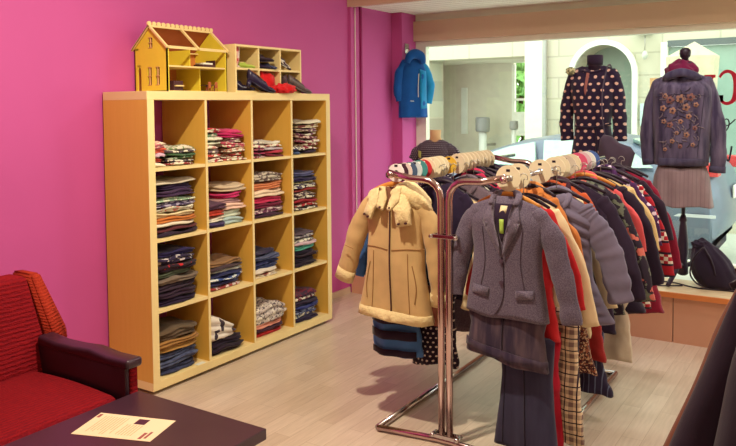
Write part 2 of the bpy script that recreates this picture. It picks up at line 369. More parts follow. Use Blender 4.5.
for x in (-1.35,1.35):
    for s_ in (-1,1):
        wv, wfc = tube_vf([(x,s_*.62,.31),(x,s_*.80,.31)], .31, 24); wh = mesh('wheel', wv, wfc, plain('tyre',(45,42,46),.8), car, False)
        wv, wfc = tube_vf([(x,s_*.79,.31),(x,s_*.815,.31)], .2, 20); mesh('hub_cap', wv, wfc, M_STEEL, wh, False)
for s_ in (-1,1): box('tail_light', (2.02,s_*.66-.1,.98), (2.15,s_*.66+.1,1.1), plain('red_lens',(205,70,70),.25), car, .01)
box('number_plate', (2.215,-.26,.74), (2.23,.26,.86), plain('white_plate',(236,236,225),.5), car)
box('bumper_strip', (1.45,-.80,.60), (2.14,-.79,.63), plain('pale_strip',(200,205,208),.4), car, .003)
box('windscreen_sticker', (1.35,-.838,.83), (1.425,-.82,.89), plain('green_sticker',(150,205,110),.5), car)
# ---- things on the facade
ps = thing('parasol', 'cream faceted parasol standing by the dark shop window across the street', 'parasol', (1.556,7.2,-.25))
tube('pole', [(0,0,0),(0,0,2.0)], .02, M_STEEL, ps)
n = 8; vs = [(0.02,0,2.40)]+[(.30*math.cos(2*PI*k/n+.3),.30*math.sin(2*PI*k/n+.3),2.22) for k in range(n)]+[(.27*math.cos(2*PI*k/n+.3),.27*math.sin(2*PI*k/n+.3),1.77) for k in range(n)]
fs = [(0,1+k,1+(k+1)%n) for k in range(n)]+[(1+k,1+(k+1)%n,1+n+(k+1)%n,1+n+k) for k in range(n)]
mesh('canopy', vs, fs, fab((204,196,168)), ps, False)
lb = thing('wall_lantern', 'small lantern bulb hanging from a bracket on the cream facade', 'lantern', (.85,7.9,2.05))
box('bracket', (-.12,-.06,.30), (.1,.1,.36), plain('grey_bracket',(160,175,170),.5), lb)
tube('cord', [(0,0,.3),(0,0,.06)], .006, M_STEEL, lb); lathe('bulb', [(.01,.07),(.035,.04),(.04,0),(.02,-.04),(.005,-.05)], plain('pale_glass_bulb',(200,205,190),.2), lb)
tag(box('notice_board', (.78,7.96,1.12), (1.0,7.99,1.42), plain('pale_blue_notice',(200,225,222),.5)), 'pale blue notice fixed to the facade right of the arch', 'notice')
tag(box('wooden_sign', (1.07,7.2,1.515), (1.28,7.24,1.73), plain('orange_wood_sign',(205,160,110),.6)), 'orange wooden sign seen left of the denim jacket shoulder', 'sign')
box('post', (1.15,7.205,-.25), (1.19,7.235,1.514), M_WOODH, bpy.data.objects['wooden_sign'])
# ------------------------------------------------------------------ lettering on the shop window (seen from inside)
M_RED = plain('red_vinyl', (200,28,60), .5, 0, .3, .03)
def slab_H(x0, x1, z0, z1):
    bm = bmesh.new(); wd = (x1-x0); st = wd*.24; y0, y1 = 3.0765, 3.0845
    for cx_ in (x0+st*.8, x1-st*.8): bx(bm,(cx_-st/2,y0,z0),(cx_+st/2,y1,z1)); bx(bm,(cx_-st*.85,y0-.0005,z0),(cx_+st*.85,y1+.0003,z0+.02)); bx(bm,(cx_-st*.85,y0-.0005,z1-.02),(cx_+st*.85,y1+.0003,z1+.001))
    bx(bm,(x0+st,y0-.0004,(z0+z1)/2-.012),(x1-st,y1+.0002,(z0+z1)/2+.012)); return bobj('window_letter', bm, M_RED)
tag(slab_H(2.225,2.393,1.395,1.600), 'red vinyl letter H on the window, left of the letter C', 'window lettering')
cc, rz_ = (2.468,1.513), .118
vs = []; fs = []; N = 22
for k in range(N+1):
    a = -PI*.78+PI*1.56*k/N; wd_ = .014+.036*max(0,math.cos(a))
    for r_ in (1, 0):
        px_ = cc[0]+math.cos(a)*(.062+wd_*.5*(1 if r_ else -1)); pz_ = cc[1]+math.sin(a)*(rz_-.01+(.011 if r_ else -.011))
        vs += [(px_,3.0765,pz_),(px_,3.0845,pz_)]
for k in range(N):
    b = k*4; fs += [(b,b+2,b+6,b+4),(b+1,b+3,b+7,b+5),(b,b+1,b+5,b+4),(b+2,b+3,b+7,b+6)]
fs += [(0,1,3,2),(N*4,N*4+1,N*4+3,N*4+2)]
for zc, sg in ((cc[1]+.073,1),(cc[1]-.073,-1)):
    b = len(vs); vs += [(2.418+i*.026, yv, zc+j*.022) for i in (0,1) for yv in (3.0760,3.0848) for j in (-1,1)]; fs += [(b+i for i in q) for q in ((0,1,3,2),(4,5,7,6),(0,1,5,4),(2,3,7,6),(0,2,6,4),(1,3,7,5))]
fs = [tuple(q) for q in fs]
tag(mesh('window_letter', vs, fs, M_RED, None, False), 'red vinyl mirrored letter C at the right edge of the window', 'window lettering')
M_INK = plain('black_marker', (30,30,38), .6)
tag(tube('window_script', [(2.425,3.081,1.225),(2.44,3.081,1.212),(2.465,3.081,1.225),(2.482,3.081,1.26),(2.478,3.081,1.295),(2.46,3.081,1.30),(2.452,3.081,1.275),(2.468,3.081,1.258),(2.49,3.081,1.27),(2.52,3.081,1.30)], .0042, M_INK, sm=5), 'thin black handwritten letter e on the window above the N', 'window lettering')
tag(tube('window_script', [(2.418,3.08,1.015),(2.422,3.08,1.06),(2.428,3.08,1.118),(2.44,3.08,1.10),(2.468,3.08,1.04),(2.482,3.08,1.02),(2.492,3.08,1.06),(2.50,3.08,1.12)], .006, M_INK, sm=4), 'bold black handwritten letter N on the window', 'window lettering')
# ------------------------------------------------------------------ cube shelf
SH = 1.49; D = .338
sf = thing('cube_shelf', 'tall pale wooden shelf of sixteen cubes against the pink wall', 'shelf', (0,0,0))
X0 = .012
boxes('top_panel', [((X0,0,SH-.042),(D,1.49,SH))], M_EDGE, sf, .0015)
boxes('bottom_panel', [((X0,0,.02),(D,1.49,.062))], M_EDGE, sf, .0015)
for y in (0,1.49-.042): box('side_panel', (X0,y,.062), (D,y+.042,SH-.042), M_BIRCH, sf)
for y in (0,1.49-.042): box('edge_band', (D-.0005,y,.062), (D+.0012,y+.042,SH-.042), M_EDGE, sf)
cw = (1.49-.084-3*.016)/4; ch = (SH-.042-.062-3*.016)/4
cy0 = [.042+i*(cw+.016) for i in range(4)]; cz0 = [.062+i*(ch+.016) for i in range(4)]   # bottom up
for i in range(3): box('divider', (X0,cy0[i]+cw,.062), (D-.003,cy0[i+1],SH-.042), M_BIRCH, sf); box('edge_band', (D-.0035,cy0[i]+cw,.062), (D-.0022,cy0[i+1],SH-.042), M_EDGE, sf)
for i in range(3):
    for j in range(4): box('shelf_board', (X0,cy0[j],cz0[i]+ch), (D-.005,cy0[j]+cw,cz0[i+1]), M_EDGE, sf)
boxes('plinth', [((.06,.03,0),(D-.04,1.46,.02))], plain('dark_plinth',(60,40,40),.8), sf)
box('label_strip', (D-.03,.30,.0625), (D-.004,.355,.0645), M_FRAME, sf)
# folded garments
def folded(y0, y1, z0, h, rgb, label, cat='folded clothing', pat='plain', rgb2=(232,226,205), rgb3=None, layers=2, xf=.315, depth=.25, seed=0, sag=0, group=None, lean=0, k=1.0):
    rn = random.Random(seed); NS = 36; NL = layers*4+1; vs = []; fs = []
    cx_ = xf-depth/2; cy_ = (y0+y1)/2; hw = (y1-y0)/2; hd = depth/2; ph = [rn.random()*6.28 for _ in range(8)]
    def rr(t, a, b, e=5): # rounded rectangle
        c, s_ = math.cos(t), math.sin(t); r = (abs(c)**e+abs(s_)**e)**(-1/e); return c*r*a, s_*r*b
    loff = [rn.uniform(-.009,.006) for _ in range(layers+1)]
    def zoff(x, y): return .006*math.sin(9*y/.3+ph[0])+.004*math.sin(x*40+ph[1])+sag*(-((y)/hw)**2)*.5*h+lean*y
    for i in range(NL):
        v = i/(NL-1); lo = abs(math.sin(PI*v*layers))**.45; kk = min(int(v*layers),layers-1)
        off = -.013*(1-lo)+loff[kk]-(.006 if i in (0,NL-1) else 0)
        for q in range(NS):
            t_ = 2*PI*q/NS; x, y = rr(t_, hd+off, hw+off*1.2)
            wob = .0035*math.sin(3*t_+ph[2]+kk*2)+.0025*math.sin(7*t_+ph[3]+kk)
            x *= 1+wob/hd; y *= 1+wob/hw
            edge = (v-.5)*2
            vs.append((x, y, h*v*(1+.06*math.sin(2*t_+ph[4]))+zoff(x,y)*(v)+(.004 if i==0 else 0)))
    for i in range(NL-1):
        for q in range(NS): q2 = (q+1)%NS; fs.append((i*NS+q,i*NS+q2,(i+1)*NS+q2,(i+1)*NS+q))
    # caps: inner ring + centre
    for base, v in ((0,0),((NL-1)*NS,1)):
        prevr = base
        for s_ in (.7,.35):
            b = len(vs)
            for q in range(NS):
                x, y, z = vs[base+q]; xx, yy_ = x*s_, y*s_
                vs.append((xx, yy_, (h*1.02+zoff(xx,yy_)+.002*math.sin(q+ph[5])) if v else .004))
            for q in range(NS): q2 = (q+1)%NS; fs.append((prevr+q,prevr+q2,b+q2,b+q))
            prevr = b
        b = len(vs); vs.append((0,0,h*1.02 if v else .004))
        for q in range(NS): fs.append((prevr+q,prevr+(q+1)%NS,b))
    o = mesh('folded_garment', vs, fs, fab(rgb,pat,rgb2,rgb3,k)); o.location = (cx_,cy_,z0)
    tx = bpy.data.textures.get('fold_wrinkles') or bpy.data.textures.new('fold_wrinkles','CLOUDS'); tx.noise_scale = .045; md = o.modifiers.new('wrinkles','DISPLACE'); md.texture = tx; md.strength = .014; md.mid_level = .5; md.texture_coords = 'GLOBAL'
    o.rotation_euler = (rn.uniform(-.02,.02),0,rn.uniform(-.035,.035)); tag(o, label, cat, group); return o
RN = ['bottom','third','second','top']; CNm = ['leftmost','second','third','rightmost']
ordn = ['bottommost','second from bottom','third from bottom','fourth from bottom','fifth from bottom','sixth from bottom','seventh from bottom','eighth from bottom','ninth from bottom','tenth from bottom']
seed_ = 10
def stack(row, col, fy0, fy1, items, xf=.315, which='', sag=.1, depth=.25):
    """row 0=bottom; items bottom-up: (height mm, rgb, colour words, pattern, rgb2, rgb3)"""
    global seed_
    z = cz0[row]+.0005; ya = cy0[col]+.006+fy0*(cw-.012); yb = cy0[col]+.006+fy1*(cw-.012); rn = random.Random(row*9+col*3+len(items))
    for i, it in enumerate(items):
        hmm, rgb, words = it[:3]; pat = it[3] if len(it) > 3 else 'plain'; c2 = it[4] if len(it) > 4 else (232,226,205); c3 = it[5] if len(it) > 5 else None
        seed_ += 1; a = rn.uniform(-.006,.022); b = rn.uniform(-.006,.024); h = hmm/1000*1.04
        pos = ('topmost' if i == len(items)-1 else ordn[i]); 
        folded(max(ya+a,cy0[col]+.004), min(yb-b,cy0[col]+cw-.004), z, h, rgb, '%s, %s, %sstack in %s column, %s row' % (words, pos, which, CNm[col], RN[row]), 'folded clothing', pat, c2, c3,
               1 if hmm < 22 else (2 if hmm < 40 else 3), xf+rn.uniform(-.016,.006), depth+rn.uniform(-.01,.01), seed_, sag, 'folded clothes in the cube shelf')
        z += h*1.03+.0012
W=(228,220,198); NV=(38,34,66); BK=(34,24,36); MG=(188,40,100); RD=(176,40,48); CRM=(226,208,168)
stack(3,0,0,.30,[(20,W,'white folded tee'),(22,(205,80,70),'coral red folded tee'),(18,(200,170,190),'pale pink folded tee'),(22,(210,90,70),'orange red folded tee'),(34,(236,216,190),'cream printed folded tee','print',(200,120,130))],which='left ',sag=.5)
stack(3,0,.33,1,[(14,(150,50,60),'dark red patterned tee','print'),(13,(60,50,70),'dark patterned tee','print'),(14,(190,200,180),'pale green striped tee','print',(80,120,80)),(13,(70,100,70),'green folded tee'),(14,(226,220,200),'white printed tee','print',(90,80,90)),(14,(120,140,100),'sage patterned tee','print',(220,210,190))],which='right ')
stack(3,1,0,.46,[(22,(190,70,80),'pink red patterned tee','print'),(20,(226,216,196),'off white printed tee','print',(190,60,60)),(20,W,'white printed tee','print',(120,100,110)),(20,(205,140,130),'rose striped tee','print'),(20,(222,226,200),'cream green tee'),(18,(190,210,180),'mint folded tee','print'),(20,(226,220,200),'white floral tee','print',(120,150,120)),(24,(190,60,70),'red striped tee','print')],which='left ')
stack(3,1,.50,1,[(22,(170,50,60),'dark red floral tee','print'),(20,(226,206,186),'cream red trimmed tee','print',(190,60,60)),(24,(200,140,120),'salmon patterned tee','print'),(22,(226,218,190),'cream floral tee','print',(200,90,110)),(22,(222,214,190),'off white floral tee','print',(150,90,110)),(22,MG,'magenta folded tee'),(18,(200,60,110),'pink folded tee')],which='right ')
stack(3,2,0,.48,[(16,(226,214,205),'white pink printed tee','print',(170,50,90)),(16,(160,50,90),'berry folded tee'),(18,(80,40,80),'dark purple patterned tee','print',(200,120,140)),(18,(190,80,120),'pink patterned tee','print'),(18,(100,60,90),'plum patterned tee','print')],which='left ')
stack(3,2,.50,1,[(16,(120,40,60),'wine red folded tee'),(16,(180,60,80),'pink folded tee'),(16,(200,190,200),'lilac folded tee'),(14,(190,110,110),'rose patterned tee','print'),(20,(226,224,210),'white folded tee')],which='right ')
stack(3,3,0,.42,[(20,(70,90,130),'blue folded tee'),(20,(60,60,100),'navy patterned tee','print')],which='front left ',depth=.12,xf=.325)
stack(3,3,.44,1,[(20,(50,40,60),'dark folded tee'),(20,(150,60,80),'wine patterned tee','print'),(20,(226,214,190),'cream printed tee','print',(150,60,70)),(20,(140,50,80),'plum patterned tee','print'),(20,(222,200,190),'pale rose printed tee','print',(120,40,70)),(20,(120,60,100),'purple patterned tee','print'),(22,(228,220,200),'white printed tee','print',(120,80,100)),(22,(226,216,190),'cream floral tee','floral',(190,160,120),(150,90,90)),(18,(230,226,205),'white folded tee')],which='tall ')
stack(2,0,0,.97,[(20,(40,28,44),'black folded top'),(20,(90,40,44),'dark red folded top'),(18,W,'white folded top'),(22,(200,120,60),'orange folded top'),(26,(230,214,170),'cream folded top'),(24,(228,222,196),'white floral top','floral',(190,190,170),(210,120,110)),(22,(170,160,180),'grey lilac striped top','print',(80,70,100)),(22,(220,224,200),'pale mint top','print',(150,180,150)),(30,(60,40,70),'dark plum top'),(28,(44,30,60),'dark navy top'),(12,(200,190,170),'beige trimmed navy top')])
stack(2,1,0,.5,[(24,(60,50,90),'navy folded sweater'),(28,W,'white folded sweater'),(34,(200,70,54),'orange red sweater'),(34,(90,60,80),'grey brown sweater')],which='front left ',depth=.14,xf=.325,sag=.5)
stack(2,1,.30,1,[(34,(170,190,190),'pale blue sweater'),(38,(206,214,192),'mint grey sweater'),(34,(236,196,176),'peach pink sweater'),(22,(170,130,130),'taupe sweater'),(34,(206,50,110),'magenta sweater'),(38,(206,184,156),'beige sweater')],which='right ',sag=.3,depth=.24,xf=.31)
stack(2,2,0,.95,[(20,(60,30,50),'dark plum blouse'),(28,(214,190,190),'pale pink blouse','print',(120,60,90)),(26,(120,30,60),'wine blouse'),(34,(200,50,90),'raspberry blouse'),(38,(236,210,180),'cream blouse'),(42,(206,110,70),'orange knitted blouse','tweed',(230,150,100)),(46,(196,184,166),'white grey printed blouse','print',(110,90,90))],sag=.4)
stack(2,3,0,.9,[(18,(70,40,50),'dark striped top','print'),(20,(200,190,170),'white red striped top','print',(170,40,50)),(22,(170,40,60),'dark red top'),(20,(60,40,60),'dark patterned top','print'),(22,(216,200,180),'beige patterned top','print',(80,60,70)),(20,(150,50,50),'brick red top'),(22,(60,40,80),'navy patterned top','print'),(16,(230,216,170),'cream top'),(24,(40,36,76),'navy top'),(24,(90,90,130),'grey blue top')],sag=.3)
stack(1,0,0,.95,[(34,(34,26,50),'black navy sweatshirt'),(34,(44,30,44),'dark sweatshirt'),(30,(90,70,84),'grey striped sweatshirt','stripes',(50,40,50),None,3.5),(28,(120,104,90),'grey brown sweatshirt'),(26,(84,94,74),'green grey sweatshirt'),(34,(40,28,34),'black sweatshirt with red lettering','floral',(40,28,34),(200,40,50)),(32,(40,34,60),'dark navy sweatshirt with white lettering','print',(40,34,60),(210,200,200)),(26,(40,36,80),'navy blue sweatshirt')],sag=.35)
stack(1,1,0,.95,[(18,(214,196,190),'pale striped jersey','print',(150,60,60)),(20,(40,40,80),'dark blue jersey'),(22,(60,80,150),'blue and white jersey','floral',(222,226,220),(40,50,110)),(20,(44,50,90),'navy jersey'),(16,(210,210,200),'white trimmed jersey'),(20,(70,56,60),'dark grey jersey'),(22,(140,104,70),'brown jersey')],sag=.2)
stack(1,2,0,.8,[(22,(228,212,186),'cream white top','floral',(200,180,160),(180,90,80)),(20,(220,206,190),'off white top'),(26,(66,76,122),'denim blue top'),(24,(50,56,100),'navy blue top'),(22,(80,86,120),'faded blue top'),(18,(50,46,70),'dark navy top')],sag=.3)
stack(1,3,0,.85,[(24,(30,22,34),'black cardigan'),(24,(36,28,44),'dark navy cardigan'),(22,(44,30,40),'black brown cardigan'),(22,(50,38,60),'dark plum cardigan'),(24,(76,150,130),'teal green cardigan'),(16,(200,170,180),'pale pink cardigan'),(20,(110,100,110),'grey patterned cardigan','print'),(20,(190,184,176),'grey white cardigan','print',(110,100,110)),(16,(90,76,90),'dark grey cardigan')],sag=.2)
stack(0,0,0,.95,[(36,(40,44,70),'dark blue folded jeans','denim',(70,80,112)),(34,(60,66,96),'mid blue folded jeans','denim',(96,106,136)),(32,(56,62,90),'blue folded jeans','denim',(84,94,124)),(28,(174,130,70),'tan folded trousers'),(26,(160,116,64),'dark tan folded trousers'),(52,(96,80,62),'olive brown folded trousers')],sag=.4)
stack(0,1,0,.95,[(34,(28,20,30),'black folded skirt'),(34,(30,24,36),'black folded trousers')],sag=.5)
stack(0,1,0,.72,[],xf=.3)
o = folded(cy0[1]+.012,cy0[1]+.24,cz0[0]+.074,.115,(226,216,204),'large white garment with black print draped on the black pile','folded clothing','print',(226,216,204),(60,50,60),3,.31,.24,901,.2,'folded clothes in the cube shelf',-.42,.35)
stack(0,2,0,.95,[(24,(200,50,56),'red folded shirt'),(20,(60,30,44),'dark folded shirt'),(22,(226,150,130),'salmon pink folded shirt')],sag=.3)
folded(cy0[2]+.012,cy0[2]+cw-.012,cz0[0]+.073,.105,(200,186,178),'black and white patterned bulky top on the red shirts','folded clothing','floral',(54,40,54),(236,226,210),3,.315,.25,903,.55,'folded clothes in the cube shelf',0,2.4)
stack(0,3,0,.9,[(24,(40,34,60),'dark navy jersey'),(24,(70,80,130),'blue patterned jersey','print'),(24,(44,44,90),'navy jersey','print',(150,160,190)),(22,(60,66,130),'bright blue jersey'),(22,(40,30,54),'dark plum jersey'),(20,(110,40,60),'wine striped jersey','print'),(22,(120,40,60),'dark red striped jersey','print',(60,40,60))],sag=.25)
# ------------------------------------------------------------------ dollhouse on the shelf
M_DY = plain('yellow_plywood', (234,212,66), .5, 0, .3, .08, 12); M_DL = plain('light_plywood', (240,214,150), .5); M_DR = plain('red_brown_board', (170,90,54), .6)
dh = thing('dollhouse', 'yellow wooden dollhouse with open front standing on the cube shelf', 'dollhouse', (0.012,.205,SH))
WX, LY, EZ, RZ = .245, .43, .225, .335   # depth, length, eave, ridge
gab = [(0,0),(WX,0),(WX,EZ),(WX/2,RZ),(0,EZ)]
def gable(y, openings, name='gable_wall'):
    bm = bmesh.new()
    vo = [bm.verts.new((a,y,b)) for a,b in gab]; fo = bm.faces.new(vo)
    r = bmesh.ops.extrude_face_region(bm, geom=[fo]); bmesh.ops.translate(bm, vec=(0,.006,0), verts=[g_ for g_ in r['geom'] if isinstance(g_, bmesh.types.BMVert)])
    return bobj(name, bm, M_DY, dh)
# near gable built round its openings (columns of wall between windows)
def wallstrip(rects, y, mat=M_DY, name='gable_wall'): return boxes(name, [((a,y,b),(c,y+.006,d)) for a,b,c,d in rects], mat, dh)
wx = [(.02,.048),(.098,.128),(.158,.188)]   # door, window, window
rects = [(0,0,.02,EZ),(.048,0,.098,EZ),(.128,0,.158,EZ),(.188,0,WX,EZ),(.02,.135,.048,EZ),(.098,.13,.128,EZ),(.158,.13,.188,EZ),(.098,0,.128,.035),(.158,0,.188,.035)]
wallstrip(rects, 0)
bm = bmesh.new()
tri = [(0,EZ),(.107,EZ),(.107,.295),(.138,.295),(.138,EZ),(WX,EZ),(WX/2,RZ)]
for P in ([(0,EZ),(.107,EZ),(.107,EZ+(RZ-EZ)*.107/(WX/2))],[(.138,EZ),(WX,EZ),(.138,EZ+(RZ-EZ)*(WX-.138)/(WX/2))],[(.107,.282),(.138,.282),(.138,EZ+(RZ-EZ)*(WX-.138)/(WX/2)),(WX/2,RZ),(.107,EZ+(RZ-EZ)*.107/(WX/2))]):
    a_ = [bm.verts.new((x,0,z)) for x,z in P]; b_ = [bm.verts.new((x,.006,z)) for x,z in P]; bm.faces.new(a_); bm.faces.new(b_[::-1])
    for i in range(len(P)): bm.faces.new((a_[i],a_[(i+1)%len(P)],b_[(i+1)%len(P)],b_[i]))
bobj('gable_wall', bm, M_DY, dh)
M_DW = plain('dollhouse_trim',(224,176,120),.5)
for a,b,c,d in ((.098,.035,.128,.13),(.158,.035,.188,.13),(.107,EZ+.002,.138,.282)):
    boxes('window_frame', [(((a+c)/2-.0015,-.002,b),((a+c)/2+.0015,.006,d)),((a,-.002,(b+d)/2-.0015),(c,.006,(b+d)/2+.0015)),((a,-.002,d-.003),(c,.006,d)),((a,-.002,b),(c,.006,b+.003))], M_DW, dh)
    box('window_infill', (a,.0065,b), (c,.0075,d), plain('doll_interior_shade',(96,44,40),.4), dh)  # flat dark sheet stands for the shaded interior behind the opening
prism('door_arch', [(.02,.115),(.027,.132),(.034,.137),(.041,.132),(.048,.115),(.048,.14),(.02,.14)], 0, .006, M_DY, dh)
box('back_wall', (0,0,0), (.005,LY,EZ), plain('doll_wall_orange',(205,130,70),.6), dh); box('floor_board', (0,0,0), (WX,LY,.007), M_DL, dh); box('floor_board', (0.005,.006,.128), (WX-.002,LY-.006,.136), M_DL, dh)
gable(LY-.006, None)
box('inner_wall', (.005,.28,.007), (WX-.06,.286,.128), M_DY, dh); box('inner_wall', (.005,.2,.136), (WX-.05,.206,EZ), M_DY, dh)
box('upper_floor_board', (.005,.0,.219), (.03,LY,.226), M_DL, dh)
for y0_, y1_ in ((.09,.12),(.33,.36)): box('back_window', (.005,y0_,.05), (.008,y1_,.11), plain('doll_window_white',(230,215,190),.5), dh)
box('back_door', (.005,.19,.007), (.009,.225,.10), M_DR, dh); box('back_window', (.005,.10,.145), (.009,.145,.205), M_DR, dh); box('back_window', (.005,.30,.155), (.009,.34,.205), plain('doll_window_white',(230,215,190),.5), dh)
# roof: solid at the back, open rafters at the front
def slab(name, P, th, mat): 
    n_ = Vector(P[1])-Vector(P[0]); n2_ = Vector(P[2])-Vector(P[0]); nn = n_.cross(n2_).normalized()*th; v = [Vector(p) for p in P]+[Vector(p)+nn for p in P]; n = len(P)
    return mesh(name, v, [tuple(range(n)),tuple(range(2*n-1,n-1,-1))]+[(i,(i+1)%n,n+(i+1)%n,n+i) for i in range(n)], mat, dh, False)
slab('roof_board', [(-.01,-.012,EZ-.008),(-.01,LY+.012,EZ-.008),(WX/2,LY+.012,RZ+.006),(WX/2,-.012,RZ+.006)], -.005, M_DR)
box('eave_beam', (WX-.006,-.008,EZ-.004), (WX+.004,LY+.008,EZ+.010), M_DL, dh)
for y in (-.012,.205,LY-.004):
    sl = [(WX/2-.004,y,RZ+.002),(WX/2-.004,y+.014,RZ+.002),(WX+.008,y+.014,EZ-.004),(WX+.008,y,EZ-.004)]; slab('rafter', sl, -.009, M_DL)
slab('rafter', [(WX/2,-.012,RZ+.002),(WX/2,-.002,RZ+.002),(-.012,-.002,EZ-.01),(-.012,-.012,EZ-.01)], .009, M_DL)
box('ridge_beam', (WX/2-.005,-.012,RZ), (WX/2+.005,LY+.01,RZ+.010), M_DL, dh)
bm = bmesh.new()
for k in range(15):
    r = bmesh.ops.create_cone(bm, cap_ends=True, segments=12, radius1=.0125, radius2=.0125, depth=.008, matrix=Matrix.Translation((WX/2,-.006+k*.0315,RZ+.017))@Matrix.Rotation(PI/2,4,'Y'))
bobj('ridge_crest', bm, M_DL, dh)
for y in (.055,.33): box('corner_post', (WX-.008,y*0+ (0.0 if y < .1 else LY-.012),.007), (WX,(0.0 if y < .1 else LY-.012)+.012,EZ), M_DY, dh)
DX, DYy, DZ = .012, .205, SH
M_DF = plain('dark_doll_furniture', (74,40,40), .5)
def doll(name, label, cat, L, mat=M_DF):
    o = thing(name, label, cat, (DX,DYy,DZ)); 
    for nm_, a, b, mt in L: box(nm_, a, b, mt or mat, o, .0015)
doll('doll_piano', 'tiny dark upright piano on the ground floor of the dollhouse', 'doll furniture', [('piano_case',(.15,.09,.0075),(.19,.155,.06),None),('keyboard',(.19,.095,.03),(.205,.15,.037),M_DL)])
doll('doll_bed', 'tiny bed with white cover on the upper floor of the dollhouse', 'doll furniture', [('bed_frame',(.13,.29,.1365),(.20,.385,.153),None),('cover',(.133,.30,.153),(.197,.37,.163),M_FRAME),('headboard',(.13,.383,.1365),(.20,.388,.178),None)])
doll('doll_cabinet', 'tiny brown cabinet upstairs on the left in the dollhouse', 'doll furniture', [('cabinet_body',(.012,.02,.1365),(.05,.06,.19),None),('top',(.01,.018,.19),(.054,.062,.193),M_DR)])
dt = thing('doll_table', 'tiny dining table at the right of the dollhouse ground floor', 'doll furniture', (DX,DYy,DZ)); box('tabletop', (.12,.33,.04),(.19,.395,.044), M_DF, dt)
for x in (.123,.183):
    for y in (.333,.388): box('leg', (x,y,.0075),(x+.004,y+.004,.04), M_DF, dt)
for q,(x,y) in enumerate(((.20,.31),(.20,.36))):
    c_ = thing('doll_chair', 'tiny brown chair %s of the dollhouse table' % ('left' if q == 0 else 'in front'), 'doll furniture', (DX,DYy,DZ)); box('seat', (x,y,.024),(x+.02,y+.02,.027), M_DR, c_); box('backrest', (x+.018,y,.027),(x+.021,y+.02,.058), M_DR, c_)
    for a in (0,.017):
        for b in (0,.017): box('leg', (x+a,y+b,.0075),(x+a+.003,y+b+.003,.024), M_DR, c_)
# ------------------------------------------------------------------ small six cube box shelf
cb = thing('cubby_box', 'small birch box shelf with six compartments on top of the cube shelf', 'shelf', (0,0,0))
bx0, bx1, by0, by1, bz0, bz1 = .05, .285, .672, 1.265, SH+.0005, SH+.272
box('side_panel', (bx0,by0,bz0),(bx1,by0+.012,bz1), M_EDGE, cb); box('side_panel', (bx0,by1-.012,bz0),(bx1,by1,bz1), M_EDGE, cb)
box('top_panel', (bx0,by0+.012,bz1-.012),(bx1,by1-.012,bz1), M_EDGE, cb); box('bottom_panel', (bx0,by0+.012,bz0),(bx1,by1-.012,bz0+.012), M_EDGE, cb); box('back_panel', (bx0,by0+.012,bz0+.012),(bx0+.006,by1-.012,bz1-.012), M_BIRCH, cb)
cbw = (by1-by0-.024-.024)/3; mz = (bz0+bz1)/2
for i in (1,2): box('divider', (bx0+.006,by0+.012*i+cbw*i,bz0+.012),(bx1-.002,by0+.012*i+cbw*i+.012,bz1-.012), M_EDGE, cb)
for i in range(3): box('shelf_board', (bx0+.006,by0+.012+i*(cbw+.012),mz-.006),(bx1-.003,by0+.012+i*(cbw+.012)+cbw,mz+.006), M_EDGE, cb)
cby = [by0+.012+i*(cbw+.012)+cbw/2 for i in range(3)]
# shoes: local -y toe ... +y heel, z up
def shoe(name, label, mat, mat_in, loc, rz, s=1.0, heel=0.0, pitch=0, roll_=0, open_=.55, group=None, trim=None, cat='shoe'):
    e = thing(name, label, cat, loc, rz, group); e.rotation_euler = (pitch, roll_, rz); e.scale = (1,1,1)
    L = .20*s; NS = 16; vs = []; fs = []; n = 12
    for i in range(n+1):
        u = i/n; y = -L/2+L*u
        wd = .5*s*(.012+.058*math.sin(PI*min(1,(u*.9+.08)))**.6*(1-.22*math.exp(-((u-.62)/.18)**2)))
        topz = s*(.022+.03*u) if u < 1-open_ else s*(.052+.012*(u-(1-open_)))
        if u < .12: topz *= .55+u*3.6
        bz_ = heel*max(0,(u-.35)/.65)**1.3
        for k in range(NS):
            a = 2*PI*k/NS; x = wd*math.cos(a); z = bz_+topz*(.5+.5*math.sin(a))
            vs.append((x,y,z))
    for i in range(n):
        for k in range(NS): k2=(k+1)%NS; fs.append((i*NS+k,i*NS+k2,(i+1)*NS+k2,(i+1)*NS+k))
    fs += [tuple(range(NS)), tuple(n*NS+k for k in range(NS))]
    mesh('upper', vs, fs, mat, e)
    # opening lining: an oval inset on top towards the heel
    v2 = []; 
    for k in range(20):
        a = 2*PI*k/20; yy_ = L*(.5-open_*.5)+L*open_*.40*math.sin(a); u = (yy_+L/2)/L; topz = s*(.022+.03*u) if u < 1-open_ else s*(.052+.012*(u-(1-open_)))
        v2.append((.019*s*math.cos(a),yy_,heel*max(0,(u-.35)/.65)**1.3+topz+.0012))
    v2 += [(x*.99,y,z-.004) for x,y,z in v2]; mesh('lining', v2, [tuple(range(20)),tuple(range(39,19,-1))]+[(i,(i+1)%20,20+(i+1)%20,20+i) for i in range(20)], mat_in, e, False)
    if heel > .015: tube('heel', [(0,L*.42,heel*.85),(0,L*.44,0)], [.016*s,.011*s], mat, e, 10)
    sv = []
    for k in range(20):
        a = 2*PI*k/20; u = .5+.5*math.sin(a); wd = .5*s*.056*(1-.22*math.exp(-((u-.62)/.18)**2)); sv.append((wd*math.cos(a)*1.02, L*.5*math.sin(a), heel*max(0,(u-.35)/.65)**1.3))
    sv += [(x,y,z-.003) for x,y,z in sv]; mesh('sole', sv, [tuple(range(20)),tuple(range(39,19,-1))]+[(i,(i+1)%20,20+(i+1)%20,20+i) for i in range(20)], trim or mat, e, False)
    return e
lo, hi = bz0+.0155, mz+.0095
L_NV = plain('navy_leather',(34,30,62),.3,0,.5); L_TAN = plain('tan_lining',(170,110,70),.6); L_GR = plain('grey_leather',(96,84,84),.35,0,.5)
